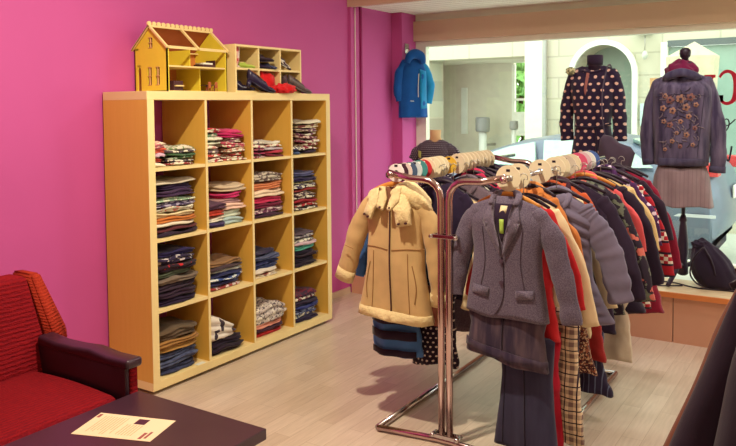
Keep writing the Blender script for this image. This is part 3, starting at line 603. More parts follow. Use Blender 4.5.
M_FLO = fab((226,180,170),'floral',(240,225,215),(200,80,90),1.5); M_GRN = plain('lime_green_shoe',(178,205,90),.5)
shoe('baby_shoe','pink floral baby shoe standing upright in the top left compartment', M_FLO, M_FLO, (.245,cby[0]-.045,hi+.062), 0, .62, 0, PI/2*.9, 0)
shoe('baby_shoe','pale pink baby shoe behind the green one in the top left compartment', M_FLO, M_FLO, (.20,cby[0]-.04,hi), PI/2, .55)
shoe('baby_shoe','lime green baby shoe in front of the top left compartment', M_GRN, M_DL, (.235,cby[0]+.03,hi), PI/2+.5, .6)
shoe('sandal','dark blue sandal lying low in the top middle compartment', L_NV, L_GR, (.215,cby[1]-.02,hi), PI/2+.25, .75)
shoe('sandal','dark sandal stacked on top in the top middle compartment', plain('dark_leather',(52,40,52),.35), L_GR, (.225,cby[1]+.0,hi+.046), PI/2+.9, .7,)
shoe('sandal','blue grey sandal at the right of the top middle compartment', plain('blue_leather',(70,76,110),.35), L_GR, (.23,cby[1]+.045,hi), PI/2-.1, .7)
M_SS = fab((60,44,60),'pinstripes',(225,220,215),None,1.4)
shoe('slipper','black and white striped slipper leaning in the top right compartment', M_SS, L_GR, (.245,cby[2]-.035,hi+.03), PI/2+.9, .62, 0, .55, 0)
shoe('high_heel','navy high heeled shoe with tan lining at the front of the bottom left compartment', L_NV, L_TAN, (.312,cby[0]+.075,SH+.018), PI-.2, 1.0, .045, .16, 0, .62)
shoe('high_heel','dark navy high heeled shoe at the back of the bottom left compartment', L_NV, L_NV, (.20,cby[0]-.0,lo), PI-1.0, 1.0, .05, 0, 0, .6)
shoe('high_heel','grey pointed high heeled shoe at the right end of the small box shelf', L_GR, plain('mauve_lining',(110,80,84),.6), (.308,cby[2]+.05,SH+.014), PI-.3, .88, .04, .14, 0, .6)
shoe('high_heel','dark grey shoe behind the pointed one in the bottom right compartment', plain('charcoal_leather',(80,60,66),.35), L_GR, (.19,cby[2]-.01,lo), PI+1.2, 1.0, .04)
# red scarf: crumpled cloth spilling out of the middle compartment
def lump(name, loc, dims, mat, seed, amp=.18, fr=3, parent=None, n=20, label=None, cat=None, flat=True, shape=None):
    rn = random.Random(seed); ph = [rn.random()*6.28 for _ in range(9)]; vs = []; fs = []; m_ = n*2
    for i in range(n+1):
        t_ = PI*i/n
        for j in range(m_):
            p_ = 2*PI*j/m_; d = Vector((math.sin(t_)*math.cos(p_), math.sin(t_)*math.sin(p_), math.cos(t_)))
            r = 1+amp*(math.sin(fr*d.x*2+ph[0]+2*d.z)*math.sin(fr*d.y*2+ph[1])+.6*math.sin(fr*3*d.z+ph[2]+3*d.x)*math.cos(fr*2.5*d.y+ph[3])+.4*abs(math.sin(5*p_+ph[4]+3*d.z)))
            v = Vector((d.x*r*dims[0], d.y*r*dims[1], d.z*r*dims[2]))
            if shape: v = shape(v, d)
            if flat: v.z = max(v.z, -dims[2]*.6)
            vs.append(v)
    for i in range(n):
        for j in range(m_): j2 = (j+1)%m_; fs.append((i*m_+j,i*m_+j2,(i+1)*m_+j2,(i+1)*m_+j))
    o = mesh(name, vs, fs, mat, parent); o.location = loc
    if label: tag(o, label, cat)
    return o
M_REDS = fab((215,34,40),'plain')
lump('red_scarf', (.225,cby[1]+.0,lo+.044), (.06,.075,.066), M_REDS, 4, .16, 3, label='bright red crumpled scarf inside the bottom middle compartment', cat='scarf')
lump('red_scarf', (.322,cby[1]+.075,SH+.0215), (.045,.085,.034), M_REDS, 9, .2, 4, label='bright red cloth spilling over the front edge of the shelf top', cat='scarf')
# ------------------------------------------------------------------ sofa
t = NT('red_ribbed_upholstery', .95, 0, .1); o = t.mapping(); nz = t.noise(t.mapping((1,1,1)), 55, 3); sp = t.n('SeparateXYZ'); t.l(o, sp.inputs[0])
def upholst(name, ca, cb_, axis='z', fr=62):
    t = NT(name, .95, 0, .1); o = t.mapping(); sp = t.n('SeparateXYZ'); t.l(o, sp.inputs[0]); nz = t.noise(t.mapping((4,4,20)) if axis=='z' else t.mapping((20,4,4)), 9, 4)
    a = t.math('FRACT', t.math('MULTIPLY_ADD', sp.outputs[2 if axis=='z' else 0], fr, t.math('MULTIPLY', nz, 1.2)))
    tri_ = t.math('ABSOLUTE', t.math('SUBTRACT', a, .5)); bl_ = t.math('MULTIPLY', tri_, 2)
    col = t.mix(bl_, lin(ca), lin(cb_)); n2 = t.noise(t.mapping(), 150, 3); t.bump(t.math('ADD', bl_, n2), .8, .004)
    return t.out(t.mix(n2, col, sh(lin(cb_),.8)))
M_SOFA = upholst('red_ribbed_upholstery', (92,10,22), (150,24,32)); M_SOFAS = upholst('red_seat_upholstery', (92,10,22), (150,24,32), 'x', 62)
M_WING = upholst('orange_red_upholstery', (140,36,28), (182,58,38), 'z', 80); M_VINYL = plain('dark_brown_vinyl', (46,24,34), .32, 0, .5, .1)
so = thing('sofa', 'red ribbed sofa with dark vinyl armrest standing left of the cube shelf', 'sofa', (0,0,0))
ya = -.76
# seat cushion
def rbox(name, a, b, mat, parent, bev=.03, seg=3, warp=None, cuts=0):
    bm = bmesh.new(); bx(bm, a, b); bmesh.ops.bevel(bm, geom=list(bm.edges), offset=bev, segments=seg, affect='EDGES', profile=.5)
    if cuts: bmesh.ops.subdivide_edges(bm, edges=[e for e in bm.edges if e.calc_length() > .12], cuts=cuts, use_grid_fill=True)
    if warp:
        for v in bm.verts: v.co = warp(v.co)
    return bobj(name, bm, mat, parent, True)
YB = -2.2
def seatw(v): 
    return Vector((v.x, v.y, v.z+.012*math.sin(PI*(v.x-.52)/.54)*(1 if v.z > .35 else 0)))
rbox('seat_cushion', (.50,YB,.27), (1.06,-.754,.408), M_SOFAS, so, .035, 3, seatw, 6)
rbox('seat_base', (.48,YB,.09), (1.03,-.754,.268), M_SOFA, so, .01)
def backw(v): 
    u = (v.z-.38)/.37; return Vector((v.x-.09*u, v.y+(.045*(1-u) if v.y > -1 else 0), v.z))
rbox('backrest', (.49,YB,.38), (.60,-.745,.762), M_SOFA, so, .02, 3, backw, 4)
def prism3(name, A, B, mat, parent, bev=.012):
    bm = bmesh.new(); va = [bm.verts.new(p) for p in A]; vb = [bm.verts.new(p) for p in B]; n = len(A)
    bm.faces.new(va); bm.faces.new(vb[::-1])
    for i in range(n): bm.faces.new((va[i],va[(i+1)%n],vb[(i+1)%n],vb[i]))
    bmesh.ops.recalc_face_normals(bm, faces=bm.faces); bmesh.ops.bevel(bm, geom=list(bm.edges), offset=bev, segments=3, affect='EDGES'); return bobj(name, bm, mat, parent, True)
prism3('back_wing', [(.512,-.742,.768),(.505,-.690,.763),(.545,-.605,.53),(.55,-.605,.49),(.60,-.690,.46),(.59,-.698,.52)],
                    [(.39,-.742,.768),(.39,-.690,.763),(.39,-.605,.53),(.39,-.605,.49),(.39,-.690,.46),(.39,-.698,.52)], M_WING, so, .008)
rbox('back_frame', (.42,ya-.0,.09), (.52,-.60,.49), M_SOFA, so, .012)
rbox('armrest_core', (.56,-.734,.09), (1.082,-.700,.505), M_SOFA, so, .008)
rbox('armrest_panel', (.56,-.752,.09), (1.078,-.735,.505), M_VINYL, so, .006)
def armpad(v):
    return Vector((v.x, v.y, v.z+.006*math.sin((v.x-.5)*21)*(1 if v.z > .51 else 0)))
rbox('armrest_pad', (.575,-.760,.500), (1.095,-.688,.536), M_VINYL, so, .012, 3, armpad, 4)
for x in (.47,.98):
    for y in (ya+.01,YB+.06): tube('leg', [(x,y,0),(x,y,.095)], [.014,.02], M_DF, so)
# ------------------------------------------------------------------ coffee table and leaflet
M_TBL = plain('dark_brown_table', (56,32,40), .3, 0, .5, .12, 6)
tb = thing('coffee_table', 'low dark brown coffee table in front of the red sofa', 'table', (1.39,-1.2,0))
def T_(o): o.location = (-1.39,1.2,0); return o
T_(box('tabletop', (1.10,-1.75,.385), (1.685,-.715,.42), M_TBL, tb, .004))
T_(box('apron', (1.14,-1.71,.33), (1.645,-.755,.384), M_TBL, tb))
for x in (1.13,1.615):
    for y in (-1.72,-.785): T_(box('leg', (x,y,0), (x+.04,y+.04,.384), M_TBL, tb, .002))
pa, pb, pc, pd = (1.151,-.910),(1.406,-.825),(1.453,-.969),(1.205,-1.060)
lf = thing('leaflet', 'printed cream leaflet with small dark picture lying on the coffee table', 'paper', (0,0,0))
prism('paper_sheet', [pa,pb,pc,pd], .4203, .4211, plain('cream_paper',(232,206,172),.7,0,.2,.02), lf, 'z')
def pt(u, v): # u along pa->pb, v along pa->pd
    a = Vector(pa).lerp(Vector(pb),u); b = Vector(pd).lerp(Vector(pc),u); return a.lerp(b,v)
def marks(name, L, mat, z=.42112):
    vs = []; fs = []
    for u0,v0,u1,v1 in L:
        b = len(vs)
        for zz in (z,z+.00025):
            for u,v in ((u0,v0),(u1,v0),(u1,v1),(u0,v1)): q = pt(u,v); vs.append((q.x,q.y,zz))
        fs += [(b+4,b+5,b+6,b+7),(b,b+1,b+2,b+3)]+[(b+i,b+(i+1)%4,b+4+(i+1)%4,b+4+i) for i in range(4)]
    return mesh(name, vs, fs, mat, lf, False)
rn = random.Random(3); L = []
for i in range(15):
    u = .12+i*.038+(.04 if i > 8 else 0); L.append((u,.12,u+.010,.9-rn.random()*.25 if not(.52 < u < .70) else .85))
L = [(u0,(.12 if not (.50<u0<.72) else .38),u1,v1) for u0,v0,u1,v1 in L]
marks('printed_lines', L, plain('faded_print',(196,160,120),.8))
marks('printed_picture', [(.56,.10,.70,.34)], plain('dark_picture',(70,24,44),.6), .4212)
marks('printed_heading', [(.02,.06,.06,.22),(.82,.66,.86,.94),(.88,.60,.91,.9)], plain('maroon_print',(150,80,80),.7))
# ------------------------------------------------------------------ garment rack
XA, XB, RY0, RY1 = 1.53, 2.045, .29, 1.40; TR = .0145
M_CHROME_REFL = plain('wall_reflection_chrome', (205,180,180), .16, 1.0, .5, .03)  # chrome with the reflection of the pink wall put into its colour
rk = thing('garment_rack', 'chrome double garment rack with two hanging rails in the middle of the shop', 'clothes rack', (1.79,.85,0))
def K_(o): o.location = (-1.79,-.85,0); return o
def bent(xs, xe, y): # post with arm
    s_ = 1 if xe > xs else -1; P = [(xs,y,.03),(xs,y,.55),(xs,y,1.02)]+[(xs+s_*(.075-.075*math.cos(a)), y, 1.025+.075*math.sin(a)) for a in (PI/8,PI/4,3*PI/8,PI/2)]+[(xs+s_*.14,y,1.102),(xe,y,1.122)]
    return P
for y, nm in ((RY0,0),(RY1,1)):
    K_(tube('post', bent(1.765,XA-.015,y), TR, M_CHROME_REFL, rk, 14)); K_(tube('post', bent(1.802,XB+.005,y), TR, M_CHROME_REFL, rk, 14))
    for z in (.87,.035):
        b = K_(boxes('clamp', [((1.735,y-.021,z-.007),(1.835,y-.0155,z+.009)),((1.735,y+.0155,z-.007),(1.835,y+.021,z+.009))], M_CHROME, rk, .002)); c_ = K_(tube('clamp_knob', [(1.729,y-.024,z),(1.729,y+.024,z)], .009, M_CHROME, rk)); c_ = K_(tube('clamp_knob', [(1.841,y-.024,z),(1.841,y+.024,z)], .009, M_CHROME, rk))
for x in (XA,XB): K_(tube('rail', [(x,RY0-.01,1.114),(x,1.66,1.118)], .010, M_CHROME, rk, 12)); K_(tube('rail_cap', [(x,RY0-.022,1.115),(x,RY0-.005,1.115)], .016, M_CHROME_REFL, rk, 12))
K_(tube('rail_spring', [(XB+.0+.012*0,RY0,1.122),(XB+.03,RY0,1.122)], .011, M_STEEL, rk, 10))
bl_ = .0135
K_(tube('base', [(1.475,RY0-.04,.0155),(1.475,RY1+.05,.0155)], bl_, M_CHROME, rk, 12)); K_(tube('base', [(2.172,RY0-.04,.0155),(2.172,RY1+.05,.0155)], bl_, M_CHROME, rk, 12))
K_(tube('base', [(1.475,RY0-.04,.0155),(1.75,RY0-.0,.0155),(1.82,RY0,.0155),(2.172,RY0-.04,.0155)], bl_, M_CHROME_REFL, rk, 12)); K_(tube('base', [(1.475,RY1+.05,.0155),(1.78,RY1,.0155),(2.172,RY1+.05,.0155)], bl_, M_CHROME, rk, 12))
# size rings over the rails
def ring(x, y, rgb, r=.046, label='', grp='size rings on the rack', tilt=0):
    o = disc_ring('size_ring', (0,0,0), r, .013, .004, plain('ring_%d_%d_%d' % rgb, rgb, .45, 0, .4, .02)); o.location = (x,y,1.118); o.rotation_euler = (0,0,tilt); tag(o, label, 'size ring', grp)
    o2 = mesh('size_mark', [(-.008,-.0026,.026),(.008,-.0026,.026),(.008,-.0026,.036),(-.008,-.0026,.036),(-.008,-.002,.026),(.008,-.002,.026),(.008,-.002,.036),(-.008,-.002,.036)], [(0,1,2,3),(4,5,6,7),(0,1,5,4),(1,2,6,5),(2,3,7,6),(3,0,4,7)], M_BLACKP if sum(rgb) > 450 else M_FRAME, o, False)
CR = (232,220,190)
for y, c_, nm in ((.33,(235,225,225),'white'),(.365,(60,30,40),'dark red'),(.40,(225,205,200),'pale pink'),(.445,(70,90,120),'slate blue'),(.49,(205,215,220),'pale blue'),(.535,(70,140,140),'teal'),(.575,(205,50,60),'red')):
    ring(XA, y, c_, .040 if y < .5 else .043, '%s size ring near the front of the left rail' % nm)
for k, y in enumerate((.60,.655,.70,.735)): ring(XA, y, CR, .050, 'large cream size ring, %s of four bunched on the left rail' % ('nearest','second nearest','third nearest','furthest')[k])
ring(XA,.83,(222,178,60),.042,'mustard yellow size ring on the left rail')
for k in range(9): ring(XA, .92+k*.045, (228,214,186), .050, 'cream size ring in the row at the back of left rail, %s' % ('nearest of nine','second of nine','third of nine','fourth of nine','middle one','sixth of nine','seventh of nine','eighth of nine','furthest of nine')[k], tilt=-.2)
for y, c_, nm in ((.325,CR,'cream'),(.43,CR,'cream'),(.68,CR,'cream'),(.86,CR,'cream'),(.93,CR,'cream')): ring(XB, y, c_, .052, 'large cream size ring on right rail, %s' % {.325:'in front of the blazer hanger',.43:'just behind the blazer hanger',.68:'behind the quilted jacket hanger',.86:'beside the rust orange jacket hanger',.93:'left of the beige ring'}[y])
for y, c_, nm in ((1.02,(210,196,180),'beige'),(1.10,CR,'ivory'),(1.20,(222,90,130),'pink'),(1.27,(226,200,210),'pale pink'),(1.34,(236,240,235),'white'),(1.41,(80,110,180),'blue')): ring(XB, y, c_, .052, '%s size ring at the far end of the right rail' % nm)
# ------------------------------------------------------------------ hangers
def hanger(x, y, zt, hw, mat, label, rz=0, th=.010, grp='clothes hangers on the rack', drop=.28, zr=1.1205):
    e = thing('clothes_hanger', label, 'hanger', (x,y,zt), rz, grp)
    P = [(-hw,0,-hw*drop-.012),(-hw*.6,0,-hw*drop*.62),(-.02,0,-.006),(.02,0,-.006),(hw*.6,0,-hw*drop*.62),(hw,0,-hw*drop-.012)]
    tube('hanger_arms', P, [th*.8,th,th*1.2,th*1.2,th,th*.8], mat, e, 8, .6, ref=(0,1,0), sm=3)
    zz = zr-zt; r = .016
    hp = [(0,0,-.004),(0,0,max(.004,zz-.012))]+[(r*math.cos(a)-r*0, 0, zz+r*math.sin(a)-.004) for a in (-.5,.2,.9,PI/2,2.2,2.9)]
    tube('hook', hp, .0018, M_STEEL, e, 6, sm=2)
    return e
# ------------------------------------------------------------------ garment builder
def lerpl(L, v):
    for (a,x),(b,y) in zip(L, L[1:]):
        if v <= b: return x+(y-x)*max(0,(v-a))/(b-a)
    return L[-1][1]
def wrinkle(o, strength, size):
    key = 'cloth_wrinkles_%d' % int(size*1000)
    tx = bpy.data.textures.get(key)
    if tx is None: tx = bpy.data.textures.new(key,'CLOUDS'); tx.noise_scale = size; tx.noise_depth = 2
    md = o.modifiers.new('wrinkles','DISPLACE'); md.texture = tx; md.strength = strength; md.mid_level = .5; md.texture_coords = 'GLOBAL'
class Garment:
    def __init__(s, name, label, cat, x, y, zt, L, sw, hw, d, mat, rz=0, slope=.42, prof=None, seed=0, amp=.008, fold=26, quilt=0, group=None, hemskew=0, notop=False, neck=.035, part='body'):
        s.rn = random.Random(seed+7); s.ph = [s.rn.random()*6.28 for _ in range(8)]
        s.L, s.sw, s.hw, s.d, s.slope, s.amp, s.fold, s.quilt, s.hemskew, s.neck = L, sw, hw, d, slope, amp, fold, quilt, hemskew, neck
        s.prof = prof or [(0,sw),(.12,sw*.97),(.35,sw*.90),(.6,sw*.9+hw*.05),(1,hw)]
        s.e = thing(name, label, cat, (x,y,zt), rz, group); s.mat = mat
        NS, NL = 48, 30 if not quilt else 44; vs = []; fs = []
        for i in range(NL+1):
            v = i/NL
            for k in range(NS):
                t_ = 2*PI*k/NS; c, q = math.cos(t_), math.sin(t_); X = math.copysign(abs(c)**(.75),c)*lerpl(s.prof,v)
                Y = s.depth(v, X)*(1 if q > 0 else -1)*(0 if abs(q) < 1e-6 else 1)
                Z = s.z(X, v); vs.append((X, Y+s.rip(X,Z,v), Z))
        for i in range(NL):
            for k in range(NS): k2 = (k+1)%NS; fs.append((i*NS+k,i*NS+k2,(i+1)*NS+k2,(i+1)*NS+k))
        fs.append(tuple(range(NS))); fs.append(tuple(NL*NS+k for k in range(NS)))
        s.body = mesh(part, vs, fs, mat, s.e)
    def top(s, X): 
        a = abs(X); return -s.slope*max(0,a-s.neck)-(.0 if a > s.neck else .012*(1-(a/s.neck)**2))-.05*max(0,a/s.sw-.8)
    def bot(s, X): return -s.L+s.hemskew*X+.006*math.sin(X*30+s.ph[4])
    def z(s, X, v): return s.top(X)*(1-v)+s.bot(X)*v
    def depth(s, v, X):
        wv = lerpl(s.prof, v); u = min(1,abs(X)/max(wv,1e-4)); dd = s.d*min(1,.25+v*5)*(1+.15*v)
        if s.quilt: dd *= .80+.38*abs(math.sin(PI*s.quilt*v))**.55
        return dd*max(0,(1-u**2.6))**(1/2.6)
    def rip(s, X, Z, v): return s.amp*min(1,v*2.5)*(math.sin(X*s.fold+s.ph[0]+Z*3)+.5*math.sin(X*s.fold*2.1+s.ph[1]-Z*4))*(.4+.8*v)+.004*math.sin(Z*16+s.ph[2]+X*9)
    def fy(s, X, Z):
        t0 = s.top(X); b0 = s.bot(X); v = min(1,max(0,(t0-Z)/(t0-b0))); return -s.depth(v,X)+s.rip(X,Z,v)
    def patch(s, name, poly, mat, off=.004, th=.004, cuts=3, back=False):
        bm = bmesh.new(); fo = bm.faces.new([bm.verts.new((a,0,b)) for a,b in poly]); bmesh.ops.triangulate(bm, faces=[fo])
        for _ in range(cuts): bmesh.ops.subdivide_edges(bm, edges=[e for e in bm.edges if e.calc_length() > .018], cuts=1)
        bmesh.ops.triangulate(bm, faces=list(bm.faces))
        sg = 1
        for v in bm.verts: v.co.y = s.fy(v.co.x, v.co.z)-off
        if back:
            for v in bm.verts: v.co.y = -s.fy(v.co.x,v.co.z)+2*0+off
        r = bmesh.ops.extrude_face_region(bm, geom=list(bm.faces)); bmesh.ops.translate(bm, vec=(0,-th if not back else th,0), verts=[g_ for g_ in r['geom'] if isinstance(g_, bmesh.types.BMVert)])
        return bobj(name, bm, mat, s.e, True)
    def line(s, name, P, r, mat, off=.002):
        P = smooth_path([(a,0,b) for a,b in P], 8); P = [Vector((p.x, s.fy(p.x,p.z)-off, p.z)) for p in P]
        return tube(name, P, r, mat, s.e, 6)
    def knob(s, name, X, Z, r, mat, off=.004): 
        y = s.fy(X,Z)-off; v, f = tube_vf([(X,y,Z),(X,y-.004,Z)], r, 12); return mesh(name, v, f, mat, s.e, False)
    def sleeve(s, side, pts, r0, r1, mat=None, flat=.62, cuff=None, cuffmat=None, name='sleeve', quilt=0, ybias=0):
        """pts: (x outward, z) from the shoulder down"""
        xs_ = s.sw-r0*1.15; pts = [(xs_, s.top(xs_)-r0*.55), (xs_+r0*.45, s.top(xs_)-r0*1.25)]+list(pts[1:])
        P = smooth_path([(side*a, ybias*(i/len(pts)), b) for i,(a,b) in enumerate(pts)], 7 if not quilt else 16); n = len(P)
        R = [r0+(r1-r0)*(i/(n-1))+.0022*math.sin(i*.75+s.ph[3]+side)*min(1,i/4)+(r0*.10*(abs(math.sin(PI*i*quilt/(n-1)))**.6-.4) if quilt else 0) for i in range(n)]
        for q_, m_ in enumerate((.35,.62,.78,.88,.94,.97)): R[q_] *= m_
        o = tube(name, P, R, mat or s.mat, s.e, 16, flat, ref=(0,1,0))
        wrinkle(o, .014 if not quilt else .008, .055)
        if cuff:
            d = (P[-1]-P[-2]).normalized(); tube('cuff', [P[-1]-d*cuff,P[-1]-d*cuff*.5,P[-1]+d*.004], [r1*1.12]*3, cuffmat or mat or s.mat, o, 16, flat, ref=(0,1,0))
        return o
# ---- front piece of the left rail: beige shearling coat
BE = (202,168,118); FL = (228,205,155)
M_BEI = fab(BE,'plain',k=1.1); M_FLE = fab(FL,'fleece')
CY = .335
hanger(1.525,CY,1.075,.13,M_WOODH,'wooden hanger holding the beige hooded coat at the front of the left rail',.0)
g = Garment('shearling_coat','beige hooded shearling coat with cream fleece trim, front of left rail','coat',1.525,CY,1.062,.565,.145,.180,.055,M_BEI,.02,slope=.42,seed=3,amp=.006,fold=20,hemskew=-.05,group=None)
g.patch('hem_trim', [(-.178,-.525),(.178,-.542),(.184,-.582),(0,-.580),(-.184,-.560)], M_FLE, .003, .010)
g.line('zipper', [(.0,-.10),(.002,-.3),(.006,-.56)], .0035, plain('dark_brown_zip',(70,40,40),.5), .004)
for sx_ in (-1,1):
    g.line('seam', [(sx_*.085,-.28),(sx_*.092,-.45),(sx_*.095,-.535)], .0018, plain('tan_seam',(150,108,66),.8), .0015); g.line('seam', [(sx_*.105,-.33),(sx_*.125,-.42),(sx_*.12,-.49)], .0022, plain('tan_seam',(150,108,66),.8), .002)
    g.line('seam', [(sx_*.01,-.27),(sx_*.08,-.262),(sx_*.14,-.265)], .0018, plain('tan_seam',(150,108,66),.8), .0015)
g.sleeve(-1,[(.125,-.045),(.165,-.15),(.215,-.26),(.255,-.38),(.275,-.435)],.054,.042,M_BEI,.7,.05,M_FLE)
g.sleeve(1,[(.125,-.045),(.155,-.15),(.183,-.27),(.198,-.42),(.20,-.50)],.052,.038,M_BEI,.7,.05,M_FLE,ybias=.02)
g.line('seam', [(-.235,-.27),(-.2,-.28),(-.19,-.285)], .0018, plain('tan_seam',(150,108,66),.8), .05)
# hood and fleece collar
def strip(g, name, P, R, mat, flat=.5, seg=14): return tube(name, P, R, mat, g.e, seg, flat, ref=(0,1,0), sm=5)
lump('hood', (.065,.0,-.045), (.105,.055,.05), M_FLE, 22, .10, 2, parent=g.e, flat=False, shape=lambda v,d: Vector((v.x, v.y, v.z-.35*max(0,v.x)*1.0+.02*(1-abs(d.x)))))
lump('hood', (-.075,.0,-.045), (.065,.05,.042), M_FLE, 23, .10, 2, parent=g.e, flat=False, shape=lambda v,d: Vector((v.x, v.y, v.z+.35*min(0,v.x))))
g.patch('collar_flap', [(-.060,-.02),(-.105,-.055),(-.132,-.125),(-.085,-.142),(-.058,-.085),(-.03,-.05)], M_FLE, .018, .016)
g.patch('collar_flap', [(.02,-.02),(.075,-.03),(.105,-.08),(.108,-.155),(.05,-.165),(.04,-.10),(.012,-.07)], M_FLE, .018, .016)
g.patch('hood_edge', [(-.055,.0),(-.028,.0),(-.008,-.05),(-.016,-.10),(-.048,-.085),(-.05,-.04)], M_FLE, .026, .014)
g.patch('hood_edge', [(.03,.002),(.055,.0),(.055,-.055),(.022,-.098),(.004,-.095),(.008,-.05)], M_FLE, .026, .014)
g.patch('neck_opening', [(-.03,-.002),(.032,-.002),(.012,-.06),(0,-.085),(-.01,-.06)], fab((110,70,50),'plain'), .020, .003)
for X_,Z_ in ((-.118,-.122),(-.095,-.13),(.062,-.150),(.092,-.146),(-.03,-.085),(.018,-.085)):
    y_ = g.fy(X_,Z_)-.042; v, f = tube_vf([(X_,y_+.01,Z_),(X_,y_,Z_)], .005, 10); mesh('snap_button', v, f, M_DF, g.e, False)
# ---- the rest of the left rail
def simple(kind, cat, label, x, y, zt, L, sw, hw, d, mat, rz=0, sl=None, slm=None, seed=0, r0=.044, r1=.034, cuff=None, cuffm=None, amp=.008, fold=26, quilt=0, slope=.42, prof=None, hem=None, hang=True, collar=None, group='clothes on the rack', hemskew=0, hmat=None, squilt=0):
    rz = rz+math.sin(seed*2.3)*.10; g = Garment(kind,label,cat,x,y,zt,L,sw*.94,hw*(1.12 if sl else 1),d,mat,rz,slope*1.35,prof,seed,amp*1.35 if not quilt else amp,fold,quilt,group,hemskew)
    if sl:
        for sd in (-1,1): g.sleeve(sd,[(sw*.84,-.05),(sw*.98,-.15),(sw*1.06+sl*.10,-sl*.58),(sw*1.06+sl*.20,-sl)],r0,r1,slm or mat,.48,cuff,cuffm,quilt=squilt)
    wrinkle(g.body, .026 if not quilt else .008, .07)
    if collar: tube('collar', [(-.05,-d*.5,-.035),(-.045,d*.2,-.004),(0,d*.45,.01),(.045,d*.2,-.004),(.05,-d*.5,-.035),(.02,-d*1.05,-.075)], [.012,.017,.018,.017,.014,.008], collar, g.e, 10, .8, sm=4)
    if hang: hanger(x,y,zt+.012,max(.05,sw*.82),hmat or M_BLACKP,'hanger holding the %s' % label,rz,.008)
    return g
g = simple('knit_dress','dress','blue and black wide striped knit dress behind the beige coat',1.455,.445,1.02,.74,.12,.115,.028,fab((74,116,180),'plain'),0,.4,seed=11)
for zb in (-.55,-.62): g.patch('black_stripe', [(-.114,zb),(.114,zb),(.116,zb-.040),(-.116,zb-.040)], fab((30,20,34),'plain'), .012, .003)
g.patch('hem_stripe', [(-.114,-.706),(.114,-.706),(.114,-.736),(-.114,-.736)], fab((30,20,34),'plain'), .012, .003)
simple('jeans_jacket','jacket','blue denim jacket sleeve showing left of the beige coat',1.40,.50,1.0,.38,.13,.14,.03,fab((60,84,120),'denim',(86,112,150)),0,.36,seed=12)
simple('skirt','skirt','rose brown skirt under the right side of the beige coat',1.62,.47,.62,.18,.10,.10,.022,fab((160,96,80),'plain'),0,seed=13,hang=False,slope=.02)
simple('dotted_dress','dress','black dress with small white dots below the beige coat',1.60,.56,.60,.37,.10,.115,.03,fab((32,22,36),'dots',(220,200,190),None,2.4),0,seed=14,hang=False,slope=.05)
simple('jacket','jacket','dark navy jacket behind the hood of the beige coat',1.60,.62,1.055,.52,.15,.16,.035,fab((32,26,48),'plain'),0,.42,seed=15,collar=fab((32,26,48),'plain'))
simple('top','top','teal blue top squeezed behind the dark navy jacket',1.58,.68,1.02,.5,.16,.15,.02,fab((50,110,140),'plain'),0,.38,seed=16)
simple('jumper','jumper','cream knit jumper hanging behind the chrome posts',1.60,.74,1.0,.45,.15,.15,.025,fab((222,196,150),'plain'),0,.38,seed=17)
simple('knit_coat','coat','grey mauve knit coat right behind the chrome posts',1.63,.82,1.05,.72,.16,.15,.04,fab((92,76,90),'tweed',(120,104,116)),0,.5,seed=18,collar=fab((92,76,90),'tweed',(120,104,116)))
g = simple('cardigan','cardigan','black cardigan with white piping between the posts and the blazer',1.62,.92,1.05,.72,.15,.14,.035,fab((28,20,32),'plain'),0,.5,seed=19)
g.line('piping', [(.05,-.02),(.12,-.10),(.15,-.2)], .004, M_FRAME)
simple('blouse','blouse','raspberry pink blouse in the middle of the left rail',1.58,1.0,1.065,.5,.15,.14,.03,fab((196,50,90),'plain'),0,.4,seed=20,collar=fab((196,50,90),'plain'))
simple('jacket','jacket','black jacket behind the raspberry blouse',1.56,1.08,1.07,.6,.16,.15,.035,fab((30,22,36),'plain'),0,.45,seed=21,collar=fab((30,22,36),'plain'))
simple('jacket','jacket','grey mauve jacket behind the black jackets on the left rail',1.56,1.17,1.07,.55,.16,.15,.035,fab((86,70,90),'plain'),0,.45,seed=22)
simple('jacket','jacket','dark navy jacket at the far end of the left rail',1.56,1.27,1.07,.6,.16,.15,.035,fab((34,30,54),'plain'),0,.45,seed=23,collar=fab((34,30,54),'plain'))
# ---- front piece of the right rail: grey blazer over denim
M_BLZ = fab((82,72,92),'tweed',(112,102,120)); BY = .325
hanger(2.045,BY,1.06,.13,M_WOODH,'wooden hanger holding the grey blazer at the front of the right rail')
g = Garment('culottes','dark navy wide trousers hanging below the blazer almost to the floor','trousers',2.115,BY+.02,.50,.465,.115,.135,.035,fab((44,44,66),'denim',(56,56,80)),0,.02,seed=31,amp=.006,fold=24,hemskew=-.06,part='trousers')
g.line('leg_seam', [(.0,-.1),(.005,-.25),(.01,-.45)], .003, fab((26,24,40),'plain')); g.line('pleat', [(-.08,-.05),(-.085,-.25),(-.09,-.44)], .002, fab((30,28,46),'plain')); 
g = Garment('denim_skirt','dark faded denim shorts showing under the grey blazer','shorts',2.045,BY-.012,.60,.20,.165,.172,.040,fab((46,40,58),'denim',(104,86,96)),0,.0,seed=32,amp=.003,fold=18,hemskew=-.17)
g.patch('hem_fold', [(-.17,-.125),(.17,-.18),(.172,-.214),(0,-.188),(-.174,-.158)], fab((38,32,50),'denim',(84,70,84)), .002, .004); g.line('front_seam', [(.0,-.02),(-.004,-.1),(.0,-.18)], .003, fab((26,20,34),'plain'))
g = Garment('blazer','grey tailored blazer with buttoned front at the front of right rail','blazer',2.045,BY-.01,1.05,.472,.16,.165,.048,M_BLZ,-.02,.36,[(0,.16),(.15,.156),(.4,.142),(.6,.146),(1,.172)],33,.004,16,hemskew=-.02)
g.patch('shirt_front', [(-.036,-.028),(.036,-.028),(.03,-.09),(0,-.175),(-.03,-.09)], fab((34,24,40),'plain'), .0015, .002)
M_LAP = fab((88,78,98),'tweed',(118,108,126))
